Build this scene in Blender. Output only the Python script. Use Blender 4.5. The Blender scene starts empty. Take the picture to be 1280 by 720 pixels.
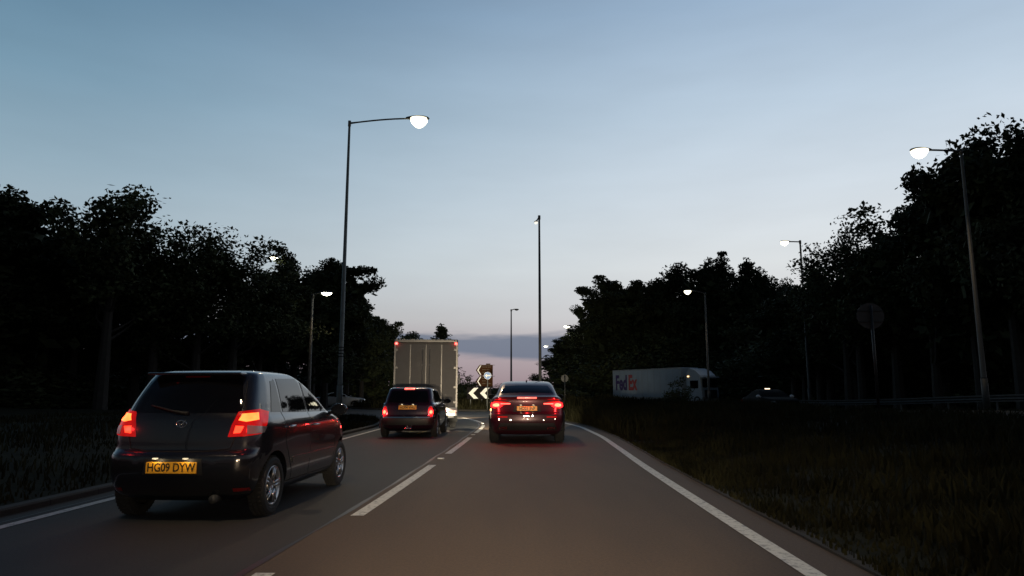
import bpy, bmesh, math, random
import numpy as np
from mathutils import Vector, Matrix
from mathutils.bvhtree import BVHTree
from mathutils.geometry import tessellate_polygon
R = math.radians
HAZE = 0.0
PI = math.pi
scene = bpy.context.scene
COL = scene.collection
random.seed(7)
rng = np.random.default_rng(7)

# ------------------------------------------------------------------ camera
F = 868.0
PITCH = R(8.63)
CAMH = 1.27
cam_d = bpy.data.cameras.new('camera')
cam_d.sensor_width = 36.0
cam_d.lens = F / 1280 * 36
cam_d.clip_end = 3000
cam_d.clip_start = 0.05
cam = bpy.data.objects.new('camera', cam_d)
cam.location = (0, 0, CAMH)
cam.rotation_euler = (R(90) + PITCH, 0, 0)
COL.objects.link(cam)
scene.camera = cam
cT, sT = math.cos(PITCH), math.sin(PITCH)

def at(px, py, Y):
    """world point seen at a pixel of the photograph, Y metres ahead"""
    u = (px - 640) / F
    v = (360 - py) / F
    dy = cT - v * sT
    dz = sT + v * cT
    k = Y / dy
    return Vector((u * k, Y, CAMH + dz * k))

# ------------------------------------------------------------------ materials
def lin(c):
    return tuple(((x / 255) / 12.92 if x / 255 <= 0.04045 else ((x / 255 + 0.055) / 1.055) ** 2.4) for x in c)

def mat(name, col, rough=0.6, metal=0.0, noise=0.0, nscale=8.0, coat=0.0, spec=0.5, bump=0.0, bscale=40.0):
    m = bpy.data.materials.new(name)
    m.use_nodes = True
    nt = m.node_tree
    b = nt.nodes['Principled BSDF']
    b.inputs['Base Color'].default_value = (*col, 1)
    b.inputs['Roughness'].default_value = rough
    b.inputs['Metallic'].default_value = metal
    b.inputs['Coat Weight'].default_value = coat
    b.inputs['Coat Roughness'].default_value = 0.04
    b.inputs['Specular IOR Level'].default_value = spec
    tc = nt.nodes.new('ShaderNodeTexCoord')
    n = nt.nodes.new('ShaderNodeTexNoise')
    n.inputs['Scale'].default_value = nscale
    n.inputs['Detail'].default_value = 5
    nt.links.new(tc.outputs['Object'], n.inputs['Vector'])
    if noise > 0:
        r = nt.nodes.new('ShaderNodeMapRange')
        r.inputs[1].default_value = 0.3; r.inputs[2].default_value = 0.7
        r.inputs[3].default_value = 1 - noise; r.inputs[4].default_value = 1 + noise
        nt.links.new(n.outputs['Fac'], r.inputs[0])
        mx = nt.nodes.new('ShaderNodeVectorMath'); mx.operation = 'SCALE'
        mx.inputs[0].default_value = col
        nt.links.new(r.outputs[0], mx.inputs['Scale'])
        nt.links.new(mx.outputs[0], b.inputs['Base Color'])
    r2 = nt.nodes.new('ShaderNodeMapRange')
    r2.inputs[3].default_value = max(0.01, rough * 0.85); r2.inputs[4].default_value = min(1, rough * 1.15)
    nt.links.new(n.outputs['Fac'], r2.inputs[0])
    nt.links.new(r2.outputs[0], b.inputs['Roughness'])
    if bump > 0:
        n2 = nt.nodes.new('ShaderNodeTexNoise'); n2.inputs['Scale'].default_value = bscale; n2.inputs['Detail'].default_value = 4
        nt.links.new(tc.outputs['Object'], n2.inputs['Vector'])
        bp = nt.nodes.new('ShaderNodeBump'); bp.inputs['Strength'].default_value = bump; bp.inputs['Distance'].default_value = 0.01
        nt.links.new(n2.outputs['Fac'], bp.inputs['Height'])
        nt.links.new(bp.outputs[0], b.inputs['Normal'])
    return m

def emit(name, col, strength, base=(0.02, 0.02, 0.02)):
    m = bpy.data.materials.new(name)
    m.use_nodes = True
    nt = m.node_tree
    b = nt.nodes['Principled BSDF']
    b.inputs['Base Color'].default_value = (*base, 1)
    b.inputs['Roughness'].default_value = 0.15
    b.inputs['Emission Color'].default_value = (*col, 1)
    # slight cell texture of the lamp
    tc = nt.nodes.new('ShaderNodeTexCoord')
    n = nt.nodes.new('ShaderNodeTexNoise'); n.inputs['Scale'].default_value = 9
    nt.links.new(tc.outputs['Object'], n.inputs['Vector'])
    r = nt.nodes.new('ShaderNodeMapRange')
    r.inputs[1].default_value = .3; r.inputs[2].default_value = .7
    r.inputs[3].default_value = strength * 0.75; r.inputs[4].default_value = strength * 1.25
    nt.links.new(n.outputs['Fac'], r.inputs[0])
    nt.links.new(r.outputs[0], b.inputs['Emission Strength'])
    return m

M = {}
def asphalt_mat(c0=(.024, .024, .024, 1), c1=(.052, .048, .043, 1)):
    m = bpy.data.materials.new('asphalt'); m.use_nodes = True
    nt = m.node_tree; L = nt.links; N = nt.nodes
    b = N['Principled BSDF']
    tc = N.new('ShaderNodeTexCoord')
    def noise(sc, det=5, stretch=None):
        n = N.new('ShaderNodeTexNoise'); n.inputs['Scale'].default_value = sc; n.inputs['Detail'].default_value = det
        if stretch:
            mp = N.new('ShaderNodeMapping'); mp.inputs['Scale'].default_value = stretch
            L.new(tc.outputs['Object'], mp.inputs[0]); L.new(mp.outputs[0], n.inputs['Vector'])
        else:
            L.new(tc.outputs['Object'], n.inputs['Vector'])
        return n
    a = noise(1.1, 3, (1, .03, 1)); g = noise(38, 6); p = noise(1.3, 7, (1.4, .30, 1))
    r = N.new('ShaderNodeValToRGB')
    r.color_ramp.elements[0].position = .3; r.color_ramp.elements[0].color = c0
    r.color_ramp.elements[1].position = .72; r.color_ramp.elements[1].color = c1
    mx = N.new('ShaderNodeMix'); mx.data_type = 'FLOAT'; mx.inputs[0].default_value = .45
    L.new(a.outputs['Fac'], mx.inputs[2]); L.new(p.outputs['Fac'], mx.inputs[3])
    mx2 = N.new('ShaderNodeMix'); mx2.data_type = 'FLOAT'; mx2.inputs[0].default_value = .5
    L.new(mx.outputs[0], mx2.inputs[2]); L.new(g.outputs['Fac'], mx2.inputs[3])
    L.new(mx2.outputs[0], r.inputs[0]); L.new(r.outputs[0], b.inputs['Base Color'])
    b.inputs['Roughness'].default_value = .75
    b.inputs['Specular IOR Level'].default_value = .35
    bp = N.new('ShaderNodeBump'); bp.inputs['Strength'].default_value = .5; bp.inputs['Distance'].default_value = .008
    g2 = noise(120, 2); L.new(g2.outputs['Fac'], bp.inputs['Height']); L.new(bp.outputs[0], b.inputs['Normal'])
    return m
M['asphalt'] = asphalt_mat()
M['asphalt_buff'] = asphalt_mat((.052, .035, .023, 1), (.120, .076, .044, 1))
def paint_line_mat():
    m = bpy.data.materials.new('road_paint'); m.use_nodes = True
    nt = m.node_tree; L = nt.links; N = nt.nodes
    b = N['Principled BSDF']
    tc = N.new('ShaderNodeTexCoord')
    n = N.new('ShaderNodeTexNoise'); n.inputs['Scale'].default_value = 14; n.inputs['Detail'].default_value = 8; n.inputs['Roughness'].default_value = .75
    L.new(tc.outputs['Object'], n.inputs['Vector'])
    r = N.new('ShaderNodeValToRGB')
    r.color_ramp.elements[0].position = .34; r.color_ramp.elements[0].color = (.12, .115, .105, 1)
    r.color_ramp.elements[1].position = .5; r.color_ramp.elements[1].color = (.62, .6, .55, 1)
    L.new(n.outputs['Fac'], r.inputs[0]); L.new(r.outputs[0], b.inputs['Base Color'])
    b.inputs['Roughness'].default_value = .6
    return m
M['line'] = paint_line_mat()
M['seam'] = mat('bitumen_seam', (.012, .012, .013), .5)
M['kerb'] = mat('kerb_concrete', (.022, .020, .017), .85, noise=.35, nscale=6, bump=.4)
M['soil'] = mat('verge_turf', (.016, .016, .009), .95, spec=.05, noise=.5, nscale=2.5, bump=.6, bscale=12)
M['ground'] = mat('field_turf', (.020, .022, .011), .95, spec=.05, noise=.4, nscale=1.2)
M['grass'] = mat('grass_blades', (.023, .022, .0105), .95, spec=.05, noise=.5, nscale=1.3)
M['leaf'] = mat('leaf_dark', (.028, .036, .016), .8, noise=.6, nscale=.9, spec=.2)
M['leaf2'] = mat('leaf_mid', (.04, .05, .022), .8, noise=.5, nscale=1.1, spec=.2)
M['bark'] = mat('bark', (.026, .022, .019), .9, noise=.4, nscale=6, bump=.6, bscale=15)
M['galv'] = mat('galvanised_steel', (.16, .17, .16), .6, .3, noise=.25, nscale=4)
M['dark_galv'] = mat('weathered_column', (.05, .05, .05), .6, .2, noise=.25, nscale=4)
M['blackplastic'] = mat('black_plastic', (.012, .012, .013), .5, noise=.15)
M['rubber'] = mat('tyre_rubber', (.014, .014, .014), .85, noise=.3, nscale=20)
M['alloy'] = mat('alloy_wheel', (.42, .42, .43), .28, .9, noise=.12)
M['glass'] = mat('tinted_glass', (.004, .004, .005), .03, 0, coat=0, spec=.5)
M['glass'].node_tree.nodes['Principled BSDF'].inputs['IOR'].default_value = 1.5
M['chrome'] = mat('chrome', (.6, .6, .6), .12, 1.0)
M['gapline'] = mat('panel_gap', (.002, .002, .002), .9)
M['black_paint'] = mat('black_pearl_paint', (.013, .014, .019), .22, .35, noise=.15, nscale=3, coat=.9)
M['plum_paint'] = mat('dark_plum_paint', (.026, .009, .019), .24, .4, noise=.15, nscale=3, coat=.9)
M['redlit_paint'] = mat('dark_redlit_paint', (.045, .008, .016), .3, .3, noise=.15, nscale=3, coat=.5)  # dark car paint with the brake lamps' red wash put into its colour
M['silver_paint'] = mat('silver_paint', (.62, .64, .67), .35, .1, noise=.1, nscale=3, coat=.8)
M['plate_y'] = mat('number_plate_yellow', (.80, .38, .025), .4, noise=.15, nscale=12)
M['plate_t'] = mat('number_plate_black', (.006, .006, .006), .5)
M['brake'] = emit('brake_lamp', (1.0, .13, .025), 4.4)
M['brakehot'] = emit('brake_lamp_hot', (1.0, .20, .09), 4.2)
M['brakestrip'] = emit('brake_strip', (1.0, .10, .07), 4.0)
M['brakered'] = emit('brake_lamp_red', (1.0, .010, .012), 5)
M['redplastic'] = mat('red_reflector', (.18, .004, .004), .15, coat=.6)
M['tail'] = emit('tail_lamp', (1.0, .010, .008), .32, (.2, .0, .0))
M['tail_dim'] = emit('tail_lamp_dim', (1.0, .018, .01), .22, (.25, .004, .004))
M['clear'] = mat('clear_lens', (.22, .2, .2), .1, .2, coat=.8)
M['indicator'] = emit('amber_lamp', (1.0, .45, .12), 7)
M['head'] = emit('head_lamp', (1.0, .9, .72), 2.5)
def glare_lens(name, col, core, edge, cx=.32, rad=.30):  # emission fades towards the rim to give the lamp a soft glare edge
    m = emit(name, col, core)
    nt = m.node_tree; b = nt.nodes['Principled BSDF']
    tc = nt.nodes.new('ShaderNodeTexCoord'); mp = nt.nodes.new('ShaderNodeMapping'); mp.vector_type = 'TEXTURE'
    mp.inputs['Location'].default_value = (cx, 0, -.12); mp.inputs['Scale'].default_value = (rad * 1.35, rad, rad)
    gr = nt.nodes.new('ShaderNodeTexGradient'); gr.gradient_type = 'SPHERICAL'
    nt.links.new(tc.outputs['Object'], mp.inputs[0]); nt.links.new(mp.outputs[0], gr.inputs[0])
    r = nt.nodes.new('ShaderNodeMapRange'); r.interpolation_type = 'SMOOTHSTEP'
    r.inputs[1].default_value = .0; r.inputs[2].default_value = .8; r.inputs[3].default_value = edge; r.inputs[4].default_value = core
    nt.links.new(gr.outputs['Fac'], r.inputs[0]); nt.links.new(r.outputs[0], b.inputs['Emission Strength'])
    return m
M['lamp'] = glare_lens('street_lamp_lens', (1.0, .92, .66), 9, .45, .38, .44)
M['lamp_far'] = emit('street_lamp_lens_far', (1.0, .95, .72), 25)
M['lamp_dim'] = emit('street_lamp_lens_dim', (1.0, .95, .8), 1.2)
M['plate_lamp'] = emit('plate_lamp', (1.0, .8, .5), 1.0)
M['truck_grey'] = mat('lorry_door_panel', (.155, .15, .142), .45, 0, noise=.2, nscale=1.6)
M['truck_white'] = mat('lorry_white', (.62, .63, .63), .4, 0, noise=.12, nscale=1.2)
M['alu'] = mat('lorry_aluminium', (.26, .26, .25), .35, .8, noise=.15)
M['reflector_white'] = mat('reflective_white', (.82, .82, .8), .5)
M['sign_black'] = mat('sign_black', (.006, .005, .006), .8, spec=.15)
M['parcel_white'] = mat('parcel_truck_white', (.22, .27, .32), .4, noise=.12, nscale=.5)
M['sign_brown'] = mat('sign_brown', (.042, .016, .005), .8, spec=.1, noise=.1)
M['sign_blue'] = mat('sign_blue', (.03, .17, .50), .4, noise=.1)
M['sign_back'] = mat('sign_back_grey', (.05, .05, .05), .6, .2, noise=.15)
M['sign_back_l'] = mat('sign_back_plate', (.075, .068, .068), .6, noise=.15, spec=.1)
M['cream'] = mat('sign_cream', (.13, .115, .085), .7, spec=.1)
M['yellow_band'] = mat('yellow_band', (.55, .45, .05), .5, noise=.2)
M['purple'] = mat('livery_purple', (.035, .012, .09), .5)
M['orange'] = mat('livery_orange', (.60, .10, .02), .5)

# ------------------------------------------------------------------ object helpers
def link_mesh(name, me, m=None, parent=None, smooth=False):
    me.name = name
    if m is not None:
        me.materials.clear(); me.materials.append(m)
    if smooth:
        me.polygons.foreach_set('use_smooth', [True] * len(me.polygons))
    o = bpy.data.objects.new(name, me)
    COL.objects.link(o)
    if parent is not None:
        o.parent = parent
    return o

def from_data(name, verts, faces, m, parent=None, smooth=False):
    me = bpy.data.meshes.new(name)
    me.from_pydata([tuple(v) for v in verts], [], [tuple(f) for f in faces])
    me.update()
    return link_mesh(name, me, m, parent, smooth)

def from_bm(name, bm, m, parent=None, smooth=False):
    me = bpy.data.meshes.new(name)
    bmesh.ops.recalc_face_normals(bm, faces=bm.faces)
    bm.to_mesh(me); bm.free()
    return link_mesh(name, me, m, parent, smooth)

def tag(o, label=None, cat=None, group=None, kind=None):
    if label: o['label'] = label
    if cat: o['category'] = cat
    if group: o['group'] = group
    if kind: o['kind'] = kind
    return o

def empty(name, loc, rz=0.0, label=None, cat=None, group=None):
    o = bpy.data.objects.new(name, None)
    o.empty_display_size = .3
    o.location = loc; o.rotation_euler = (0, 0, rz)
    COL.objects.link(o)
    return tag(o, label, cat, group)

def dup(root, loc, rz=0.0, scale=None, label=None, group=None, cat=None):
    def cp(o, par):
        c = o.copy(); COL.objects.link(c); c.parent = par
        for ch in list(o.children):
            cp(ch, c)
        return c
    r = cp(root, None)
    r.location = loc; r.rotation_euler = (0, 0, rz)
    if scale: r.scale = scale
    return tag(r, label, cat, group)

def add_box(bm, c, s, bevel=0.0, rot=None):
    r = bmesh.ops.create_cube(bm, size=1)
    vs = r['verts']
    bmesh.ops.scale(bm, vec=s, verts=vs)
    if bevel > 0:
        es = list({e for v in vs for e in v.link_edges})
        rr = bmesh.ops.bevel(bm, geom=es, offset=bevel, segments=2, affect='EDGES', profile=.5)
        vs = list({v for f in rr['faces'] for v in f.verts} | {v for v in vs if v.is_valid})
    if rot is not None:
        bmesh.ops.rotate(bm, cent=(0, 0, 0), matrix=rot, verts=vs)
    bmesh.ops.translate(bm, vec=c, verts=vs)
    return vs

def add_tube(bm, pts, radii, n=10, caps=True):
    pts = [Vector(p) for p in pts]
    if not hasattr(radii, '__len__'): radii = [radii] * len(pts)
    rings = []
    for i, p in enumerate(pts):
        d = (pts[min(i + 1, len(pts) - 1)] - pts[max(i - 1, 0)]).normalized()
        a = Vector((0, 0, 1)) if abs(d.z) < .9 else Vector((1, 0, 0))
        u = d.cross(a).normalized(); w = d.cross(u)
        rings.append([bm.verts.new(p + (u * math.cos(t) + w * math.sin(t)) * radii[i])
                      for t in [2 * PI * k / n for k in range(n)]])
    for a, b in zip(rings, rings[1:]):
        for k in range(n):
            bm.faces.new((a[k], a[(k + 1) % n], b[(k + 1) % n], b[k]))
    if caps:
        bm.faces.new(rings[0]); bm.faces.new(rings[-1])

def box(name, c, s, m, parent=None, bevel=0.01):
    bm = bmesh.new(); add_box(bm, c, s, bevel)
    return from_bm(name, bm, m, parent)

def lathe(bm, prof, n=32, axis='X', cx=0):
    """prof: list of (a, r): a along axis, r radius"""
    rings = []
    for a, r in prof:
        rings.append([bm.verts.new((cx + a, r * math.cos(t), r * math.sin(t))) for t in [2 * PI * k / n for k in range(n)]])
    for p, q in zip(rings, rings[1:]):
        for k in range(n):
            bm.faces.new((p[k], p[(k + 1) % n], q[(k + 1) % n], q[k]))
    return rings

def text_obj(name, s, size, m, parent, loc, rot, depth=.002, offset=0.0, sx=1.0, align='CENTER', upper=None):
    cu = bpy.data.curves.new(name, 'FONT')
    cu.body = s; cu.size = size; cu.extrude = depth; cu.offset = offset
    cu.align_x = align; cu.align_y = 'CENTER'; cu.resolution_u = 3
    tmp = bpy.data.objects.new('tmp_text', cu); COL.objects.link(tmp)
    dg = bpy.context.evaluated_depsgraph_get(); dg.update()
    me = bpy.data.meshes.new_from_object(tmp.evaluated_get(dg))
    bpy.data.objects.remove(tmp); bpy.data.curves.remove(cu)
    me.transform(Matrix.Diagonal((sx, 1, 1, 1)))
    o = link_mesh(name, me, m, parent)
    o.location = loc; o.rotation_euler = rot
    return o

# ------------------------------------------------------------------ world
def build_world():
    w = bpy.data.worlds.new('World'); scene.world = w
    w.use_nodes = True
    nt = w.node_tree; N = nt.nodes; L = nt.links
    bg = N['Background']
    tc = N.new('ShaderNodeTexCoord')
    sep = N.new('ShaderNodeSeparateXYZ'); L.new(tc.outputs['Generated'], sep.inputs[0])
    def math_(op, a, b=None, clamp=False):
        n = N.new('ShaderNodeMath'); n.operation = op; n.use_clamp = clamp
        for i, x in enumerate((a, b)):
            if x is None: continue
            if isinstance(x, (int, float)): n.inputs[i].default_value = x
            else: L.new(x, n.inputs[i])
        return n.outputs[0]
    x, y, z = sep.outputs
    el = math_('MULTIPLY', math_('ARCSINE', z), 180 / PI)           # degrees above the horizon
    az = math_('MULTIPLY', math_('ARCTAN2', x, y), 180 / PI)        # degrees to the right of ahead
    e01 = math_('DIVIDE', el, 60, True)
    def ramp(stops):
        r = N.new('ShaderNodeValToRGB'); cr = r.color_ramp
        cr.interpolation = 'B_SPLINE' if False else 'LINEAR'
        while len(cr.elements) < len(stops): cr.elements.new(.5)
        for e, (deg, c) in zip(cr.elements, stops):
            e.position = deg / 60; e.color = (*lin(c), 1)
        L.new(e01, r.inputs[0]); return r.outputs[0]
    left = ramp([(0, (132, 110, 118)), (3, (144, 132, 138)), (6, (162, 164, 166)), (10, (153, 168, 177)), (16, (132, 156, 171)), (22, (108, 139, 159)), (30, (78, 112, 137)), (45, (32, 60, 86)), (60, (20, 38, 60))])
    right = ramp([(0, (146, 128, 132)), (3, (168, 156, 160)), (6, (188, 187, 189)), (10, (202, 206, 208)), (16, (192, 202, 211)), (22, (173, 189, 204)), (30, (143, 165, 188)), (45, (62, 86, 118)), (60, (30, 50, 76))])
    fac = N.new('ShaderNodeMapRange'); fac.interpolation_type = 'SMOOTHSTEP'
    fac.inputs[1].default_value = -44; fac.inputs[2].default_value = 26
    L.new(az, fac.inputs[0])
    mx = N.new('ShaderNodeMix'); mx.data_type = 'RGBA'
    L.new(fac.outputs[0], mx.inputs[0]); L.new(left, mx.inputs[6]); L.new(right, mx.inputs[7])
    # low blue-grey cloud bank and thin streaks above it
    mp = N.new('ShaderNodeMapping'); mp.inputs['Scale'].default_value = (3, 3, 26)
    L.new(tc.outputs['Generated'], mp.inputs[0])
    nz = N.new('ShaderNodeTexNoise'); nz.inputs['Scale'].default_value = 1.5; nz.inputs['Detail'].default_value = 7
    L.new(mp.outputs[0], nz.inputs['Vector'])
    wob = math_('MULTIPLY', math_('SUBTRACT', nz.outputs['Fac'], .5), 2.6)
    e2 = math_('ADD', el, wob)
    up = N.new('ShaderNodeMapRange'); up.interpolation_type = 'SMOOTHSTEP'
    up.inputs[1].default_value = 2.7; up.inputs[2].default_value = 3.5; L.new(e2, up.inputs[0])
    dn = N.new('ShaderNodeMapRange'); dn.interpolation_type = 'SMOOTHSTEP'
    dn.inputs[1].default_value = 4.7; dn.inputs[2].default_value = 5.3; dn.inputs[3].default_value = 1; dn.inputs[4].default_value = 0
    L.new(e2, dn.inputs[0])
    band = math_('MULTIPLY', math_('MULTIPLY', up.outputs[0], dn.outputs[0]), 0.92)
    mb = N.new('ShaderNodeMix'); mb.data_type = 'RGBA'
    L.new(band, mb.inputs[0]); L.new(mx.outputs[2], mb.inputs[6]); mb.inputs[7].default_value = (*lin((103, 112, 129)), 1)
    # faint wisps higher up
    mp2 = N.new('ShaderNodeMapping'); mp2.inputs['Scale'].default_value = (2, 2, 9)
    L.new(tc.outputs['Generated'], mp2.inputs[0])
    n2 = N.new('ShaderNodeTexNoise'); n2.inputs['Scale'].default_value = 2.2; n2.inputs['Detail'].default_value = 6
    L.new(mp2.outputs[0], n2.inputs['Vector'])
    wz = N.new('ShaderNodeMapRange'); wz.inputs[1].default_value = .3; wz.inputs[2].default_value = .75
    wz.inputs[3].default_value = .97; wz.inputs[4].default_value = 1.05; L.new(n2.outputs['Fac'], wz.inputs[0])
    # darker eastern half behind the viewer
    bk = N.new('ShaderNodeMapRange'); bk.interpolation_type = 'SMOOTHSTEP'
    bk.inputs[1].default_value = -.5; bk.inputs[2].default_value = .55; bk.inputs[3].default_value = .22; bk.inputs[4].default_value = 1
    L.new(y, bk.inputs[0])
    gain = math_('MULTIPLY', wz.outputs[0], bk.outputs[0])
    sc = N.new('ShaderNodeVectorMath'); sc.operation = 'SCALE'
    L.new(mb.outputs[2], sc.inputs[0]); L.new(gain, sc.inputs['Scale'])
    sky = N.new('ShaderNodeTexSky'); sky.sky_type = 'NISHITA'; sky.sun_disc = False
    sky.sun_elevation = R(0.5); sky.sun_rotation = R(50); sky.dust_density = 2
    ssc = N.new('ShaderNodeVectorMath'); ssc.operation = 'SCALE'; ssc.inputs['Scale'].default_value = .004
    L.new(sky.outputs[0], ssc.inputs[0])
    ad = N.new('ShaderNodeVectorMath'); ad.operation = 'ADD'
    L.new(sc.outputs[0], ad.inputs[0]); L.new(ssc.outputs[0], ad.inputs[1])
    L.new(ad.outputs[0], bg.inputs['Color'])
    bg.inputs['Strength'].default_value = 1.2
build_world()
sun_d = bpy.data.lights.new('sun', 'SUN'); sun_d.energy = .03; sun_d.angle = R(12); sun_d.color = (1, .7, .6)
sun = bpy.data.objects.new('sun', sun_d); COL.objects.link(sun)
sun.rotation_euler = (R(88), 0, R(130)); sun.location = (40, 60, 30)

vs = scene.view_settings
vs.view_transform = 'Standard'; vs.look = 'None'; vs.exposure = 0; vs.gamma = 1
vs.use_curve_mapping = False

# ------------------------------------------------------------------ road layout
def interp(tab):
    xs = [t[0] for t in tab]; ys = [t[1] for t in tab]
    d = [(ys[i + 1] - ys[i]) / (xs[i + 1] - xs[i]) for i in range(len(xs) - 1)]
    s = [d[0]] + [0 if d[i] * d[i + 1] <= 0 else 2 * d[i] * d[i + 1] / (d[i] + d[i + 1]) for i in range(len(d) - 1)] + [d[-1]]
    def f(v):
        if v <= xs[0]: return ys[0] + s[0] * (v - xs[0])
        if v >= xs[-1]: return ys[-1] + s[-1] * (v - xs[-1])
        i = max(k for k in range(len(xs)) if xs[k] <= v); i = min(i, len(xs) - 2)
        h = xs[i + 1] - xs[i]; t = (v - xs[i]) / h
        return ((2 * t ** 3 - 3 * t ** 2 + 1) * ys[i] + (t ** 3 - 2 * t ** 2 + t) * h * s[i]
                + (-2 * t ** 3 + 3 * t ** 2) * ys[i + 1] + (t ** 3 - t ** 2) * h * s[i + 1])
    return f
x_right = interp([(-14, 1.7), (4.9, 2.13), (8, 2.2), (12.5, 2.33), (16.7, 2.5), (21.7, 2.66), (26, 2.64), (30, 2.35), (34, 1.6), (38, .3), (40, -.6)])
x_mid = interp([(-14, -2.2), (5.1, -1.76), (7.6, -1.62), (12.85, -1.42), (20.8, -1.22), (27, -1.12), (30, -1.25), (32, -1.5), (35.6, -2.2), (38, -3.0), (40, -4.2)])
x_left = interp([(-14, -5.4), (6.7, -4.9), (20, -4.75), (26, -4.75), (30, -5.1), (34, -6.0), (38, -8.4), (40, -10)])
CX, CY, RI, RO = 1.0, 66.0, 16.0, 28.0
KOFF = .42

def ribbon(name, xa, xb, ys, z, m, kind='structure', parent=None):
    v = []; f = []
    for i, y in enumerate(ys):
        v += [(xa(y), y, z), (xb(y), y, z)]
        if i: f.append((2 * i - 2, 2 * i - 1, 2 * i + 1, 2 * i))
    o = from_data(name, v, f, m, parent)
    if kind: o['kind'] = kind
    return o

# far ground sheet out to the horizon
gx = sorted(set([-1500, -600, -250, -120, -80] + list(range(-60, 61, 4)) + [80, 120, 250, 600, 1500]))
gy = sorted(set([-800, -200, -80, -30] + list(range(-14, 140, 4)) + [180, 250, 500, 1000, 2200]))
gv = [(x, y, -.06) for y in gy for x in gx]
gf = [(j * len(gx) + i, j * len(gx) + i + 1, (j + 1) * len(gx) + i + 1, (j + 1) * len(gx) + i) for j in range(len(gy) - 1) for i in range(len(gx) - 1)]
tag(from_data('ground', gv, gf, M['ground']), kind='structure')

ys = [-14 + .5 * i for i in range(int((41.5 + 14) / .5) + 1)]
yr_ = [-14, -10, -6, -2] + [y for y in ys if y > 0]
ribbon('road', lambda y: x_left(y) - KOFF, lambda y: x_mid(y) - .165, yr_, 0.0, M['asphalt'])
ribbon('road', lambda y: x_mid(y) - .165, lambda y: x_right(y) + KOFF, yr_, 0.0, M['asphalt_buff'])

# roundabout carriageway
v = []; f = []; NS = 120
for k in range(NS + 1):
    a = 2 * PI * k / NS
    v += [(CX + RI * math.cos(a), CY + RI * math.sin(a), .004), (CX + RO * math.cos(a), CY + RO * math.sin(a), .004)]
    if k: f.append((2 * k - 2, 2 * k, 2 * k + 1, 2 * k - 1))
tag(from_data('roundabout_road', v, f, M['asphalt']), kind='structure')
# western side road
def straight(name, p, q, w, z, m):
    p = Vector(p); q = Vector(q); d = (q - p).normalized(); n = Vector((-d.y, d.x, 0)) * w / 2
    a = [p + n, p - n, q - n, q + n]
    o = from_data(name, [(t.x, t.y, z) for t in a], [(0, 1, 2, 3)], m); o['kind'] = 'structure'; return o
straight('side_road', (-22, 63, 0), (-140, 70, 0), 9, .008, M['asphalt'])

# painted lines
ribbon('edge_line', lambda y: x_right(y) - .075, lambda y: x_right(y) + .075, [y for y in ys if y <= 39], .005, M['line'])
ribbon('edge_line', lambda y: x_left(y) - .06, lambda y: x_left(y) + .06, [y for y in ys if y <= 38.5], .005, M['line'])
for (a, b) in ((-.8, 5.2), (7.55, 12.75), (15.1, 20.6), (23.0, 28.6), (31.0, 37.0)):
    yy = [a + (b - a) * i / 12 for i in range(13)]
    ribbon('lane_marking', lambda y: x_mid(y) - .07, lambda y: x_mid(y) + .07, yy, .005, M['line'])
# joint between the two surfacing passes
ribbon('surfacing_joint', lambda y: x_mid(y) - .19 + .012 * math.sin(y * 2.1), lambda y: x_mid(y) - .145 + .012 * math.sin(y * 2.4 + 1), [y for y in ys if y <= 34], .004, M['seam'])
ribbon('surfacing_joint', lambda y: x_left(y) - .20, lambda y: x_left(y) - .17, [y for y in ys if y <= 36], .004, M['seam'])

# raised studs between the dashes
stud = empty('road_stud', (x_mid(13.9), 13.9, .004), 0, 'white reflecting road stud between the second and third dashes of the lane line', 'road stud', 'road studs along the lane line')
bm = bmesh.new(); add_box(bm, (0, 0, .012), (.13, .11, .022), .008); from_bm('housing', bm, mat('stud_body', (.5, .5, .48), .5), stud)
box('reflector', (0, -.057, .014), (.09, .004, .012), M['reflector_white'], stud, .001)
dup(stud, (x_mid(21.8), 21.8, .004), label='white reflecting road stud in the far gap of the lane line beside the small hatchback')
dup(stud, (x_mid(29.8), 29.8, .004), label='white reflecting road stud where the lane line bends towards the roundabout')

# kerbs
kn = M['kerb'].node_tree
ktc = kn.nodes.new('ShaderNodeTexCoord'); ksp = kn.nodes.new('ShaderNodeSeparateXYZ'); kn.links.new(ktc.outputs['Object'], ksp.inputs[0])
km = kn.nodes.new('ShaderNodeMath'); km.operation = 'MULTIPLY'; km.inputs[1].default_value = 1 / .915; kn.links.new(ksp.outputs[1], km.inputs[0])
kf = kn.nodes.new('ShaderNodeMath'); kf.operation = 'FRACT'; kn.links.new(km.outputs[0], kf.inputs[0])
kg = kn.nodes.new('ShaderNodeMath'); kg.operation = 'GREATER_THAN'; kg.inputs[1].default_value = .025; kn.links.new(kf.outputs[0], kg.inputs[0])
ks = kn.nodes.new('ShaderNodeVectorMath'); ks.operation = 'SCALE'
kb = kn.nodes['Principled BSDF'].inputs['Base Color']; kn.links.new(kb.links[0].from_socket, ks.inputs[0]); kn.links.new(kg.outputs[0], ks.inputs['Scale']); kn.links.new(ks.outputs[0], kb)
def kerb(name, fx, side, y1):
    bm = bmesh.new()
    prof = [(0, -.05), (0, .06), (.02, .078), (.125, .085), (.125, -.05)]
    prev = None
    yk = [y for y in ys if y <= y1]
    for y in yk:
        x0 = fx(y)
        ring = [bm.verts.new((x0 + side * a, y, b * (.35 if side > 0 and b > 0 else 1))) for a, b in prof]
        if prev:
            for i in range(len(ring) - 1):
                bm.faces.new((prev[i], prev[i + 1], ring[i + 1], ring[i]))
        prev = ring
    o = from_bm(name, bm, M['kerb']); o['kind'] = 'structure'
kerb('kerb', lambda y: x_right(y) + KOFF, 1, 38)
kerb('kerb', lambda y: x_left(y) - KOFF, -1, 37.5)
bm = bmesh.new()
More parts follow.
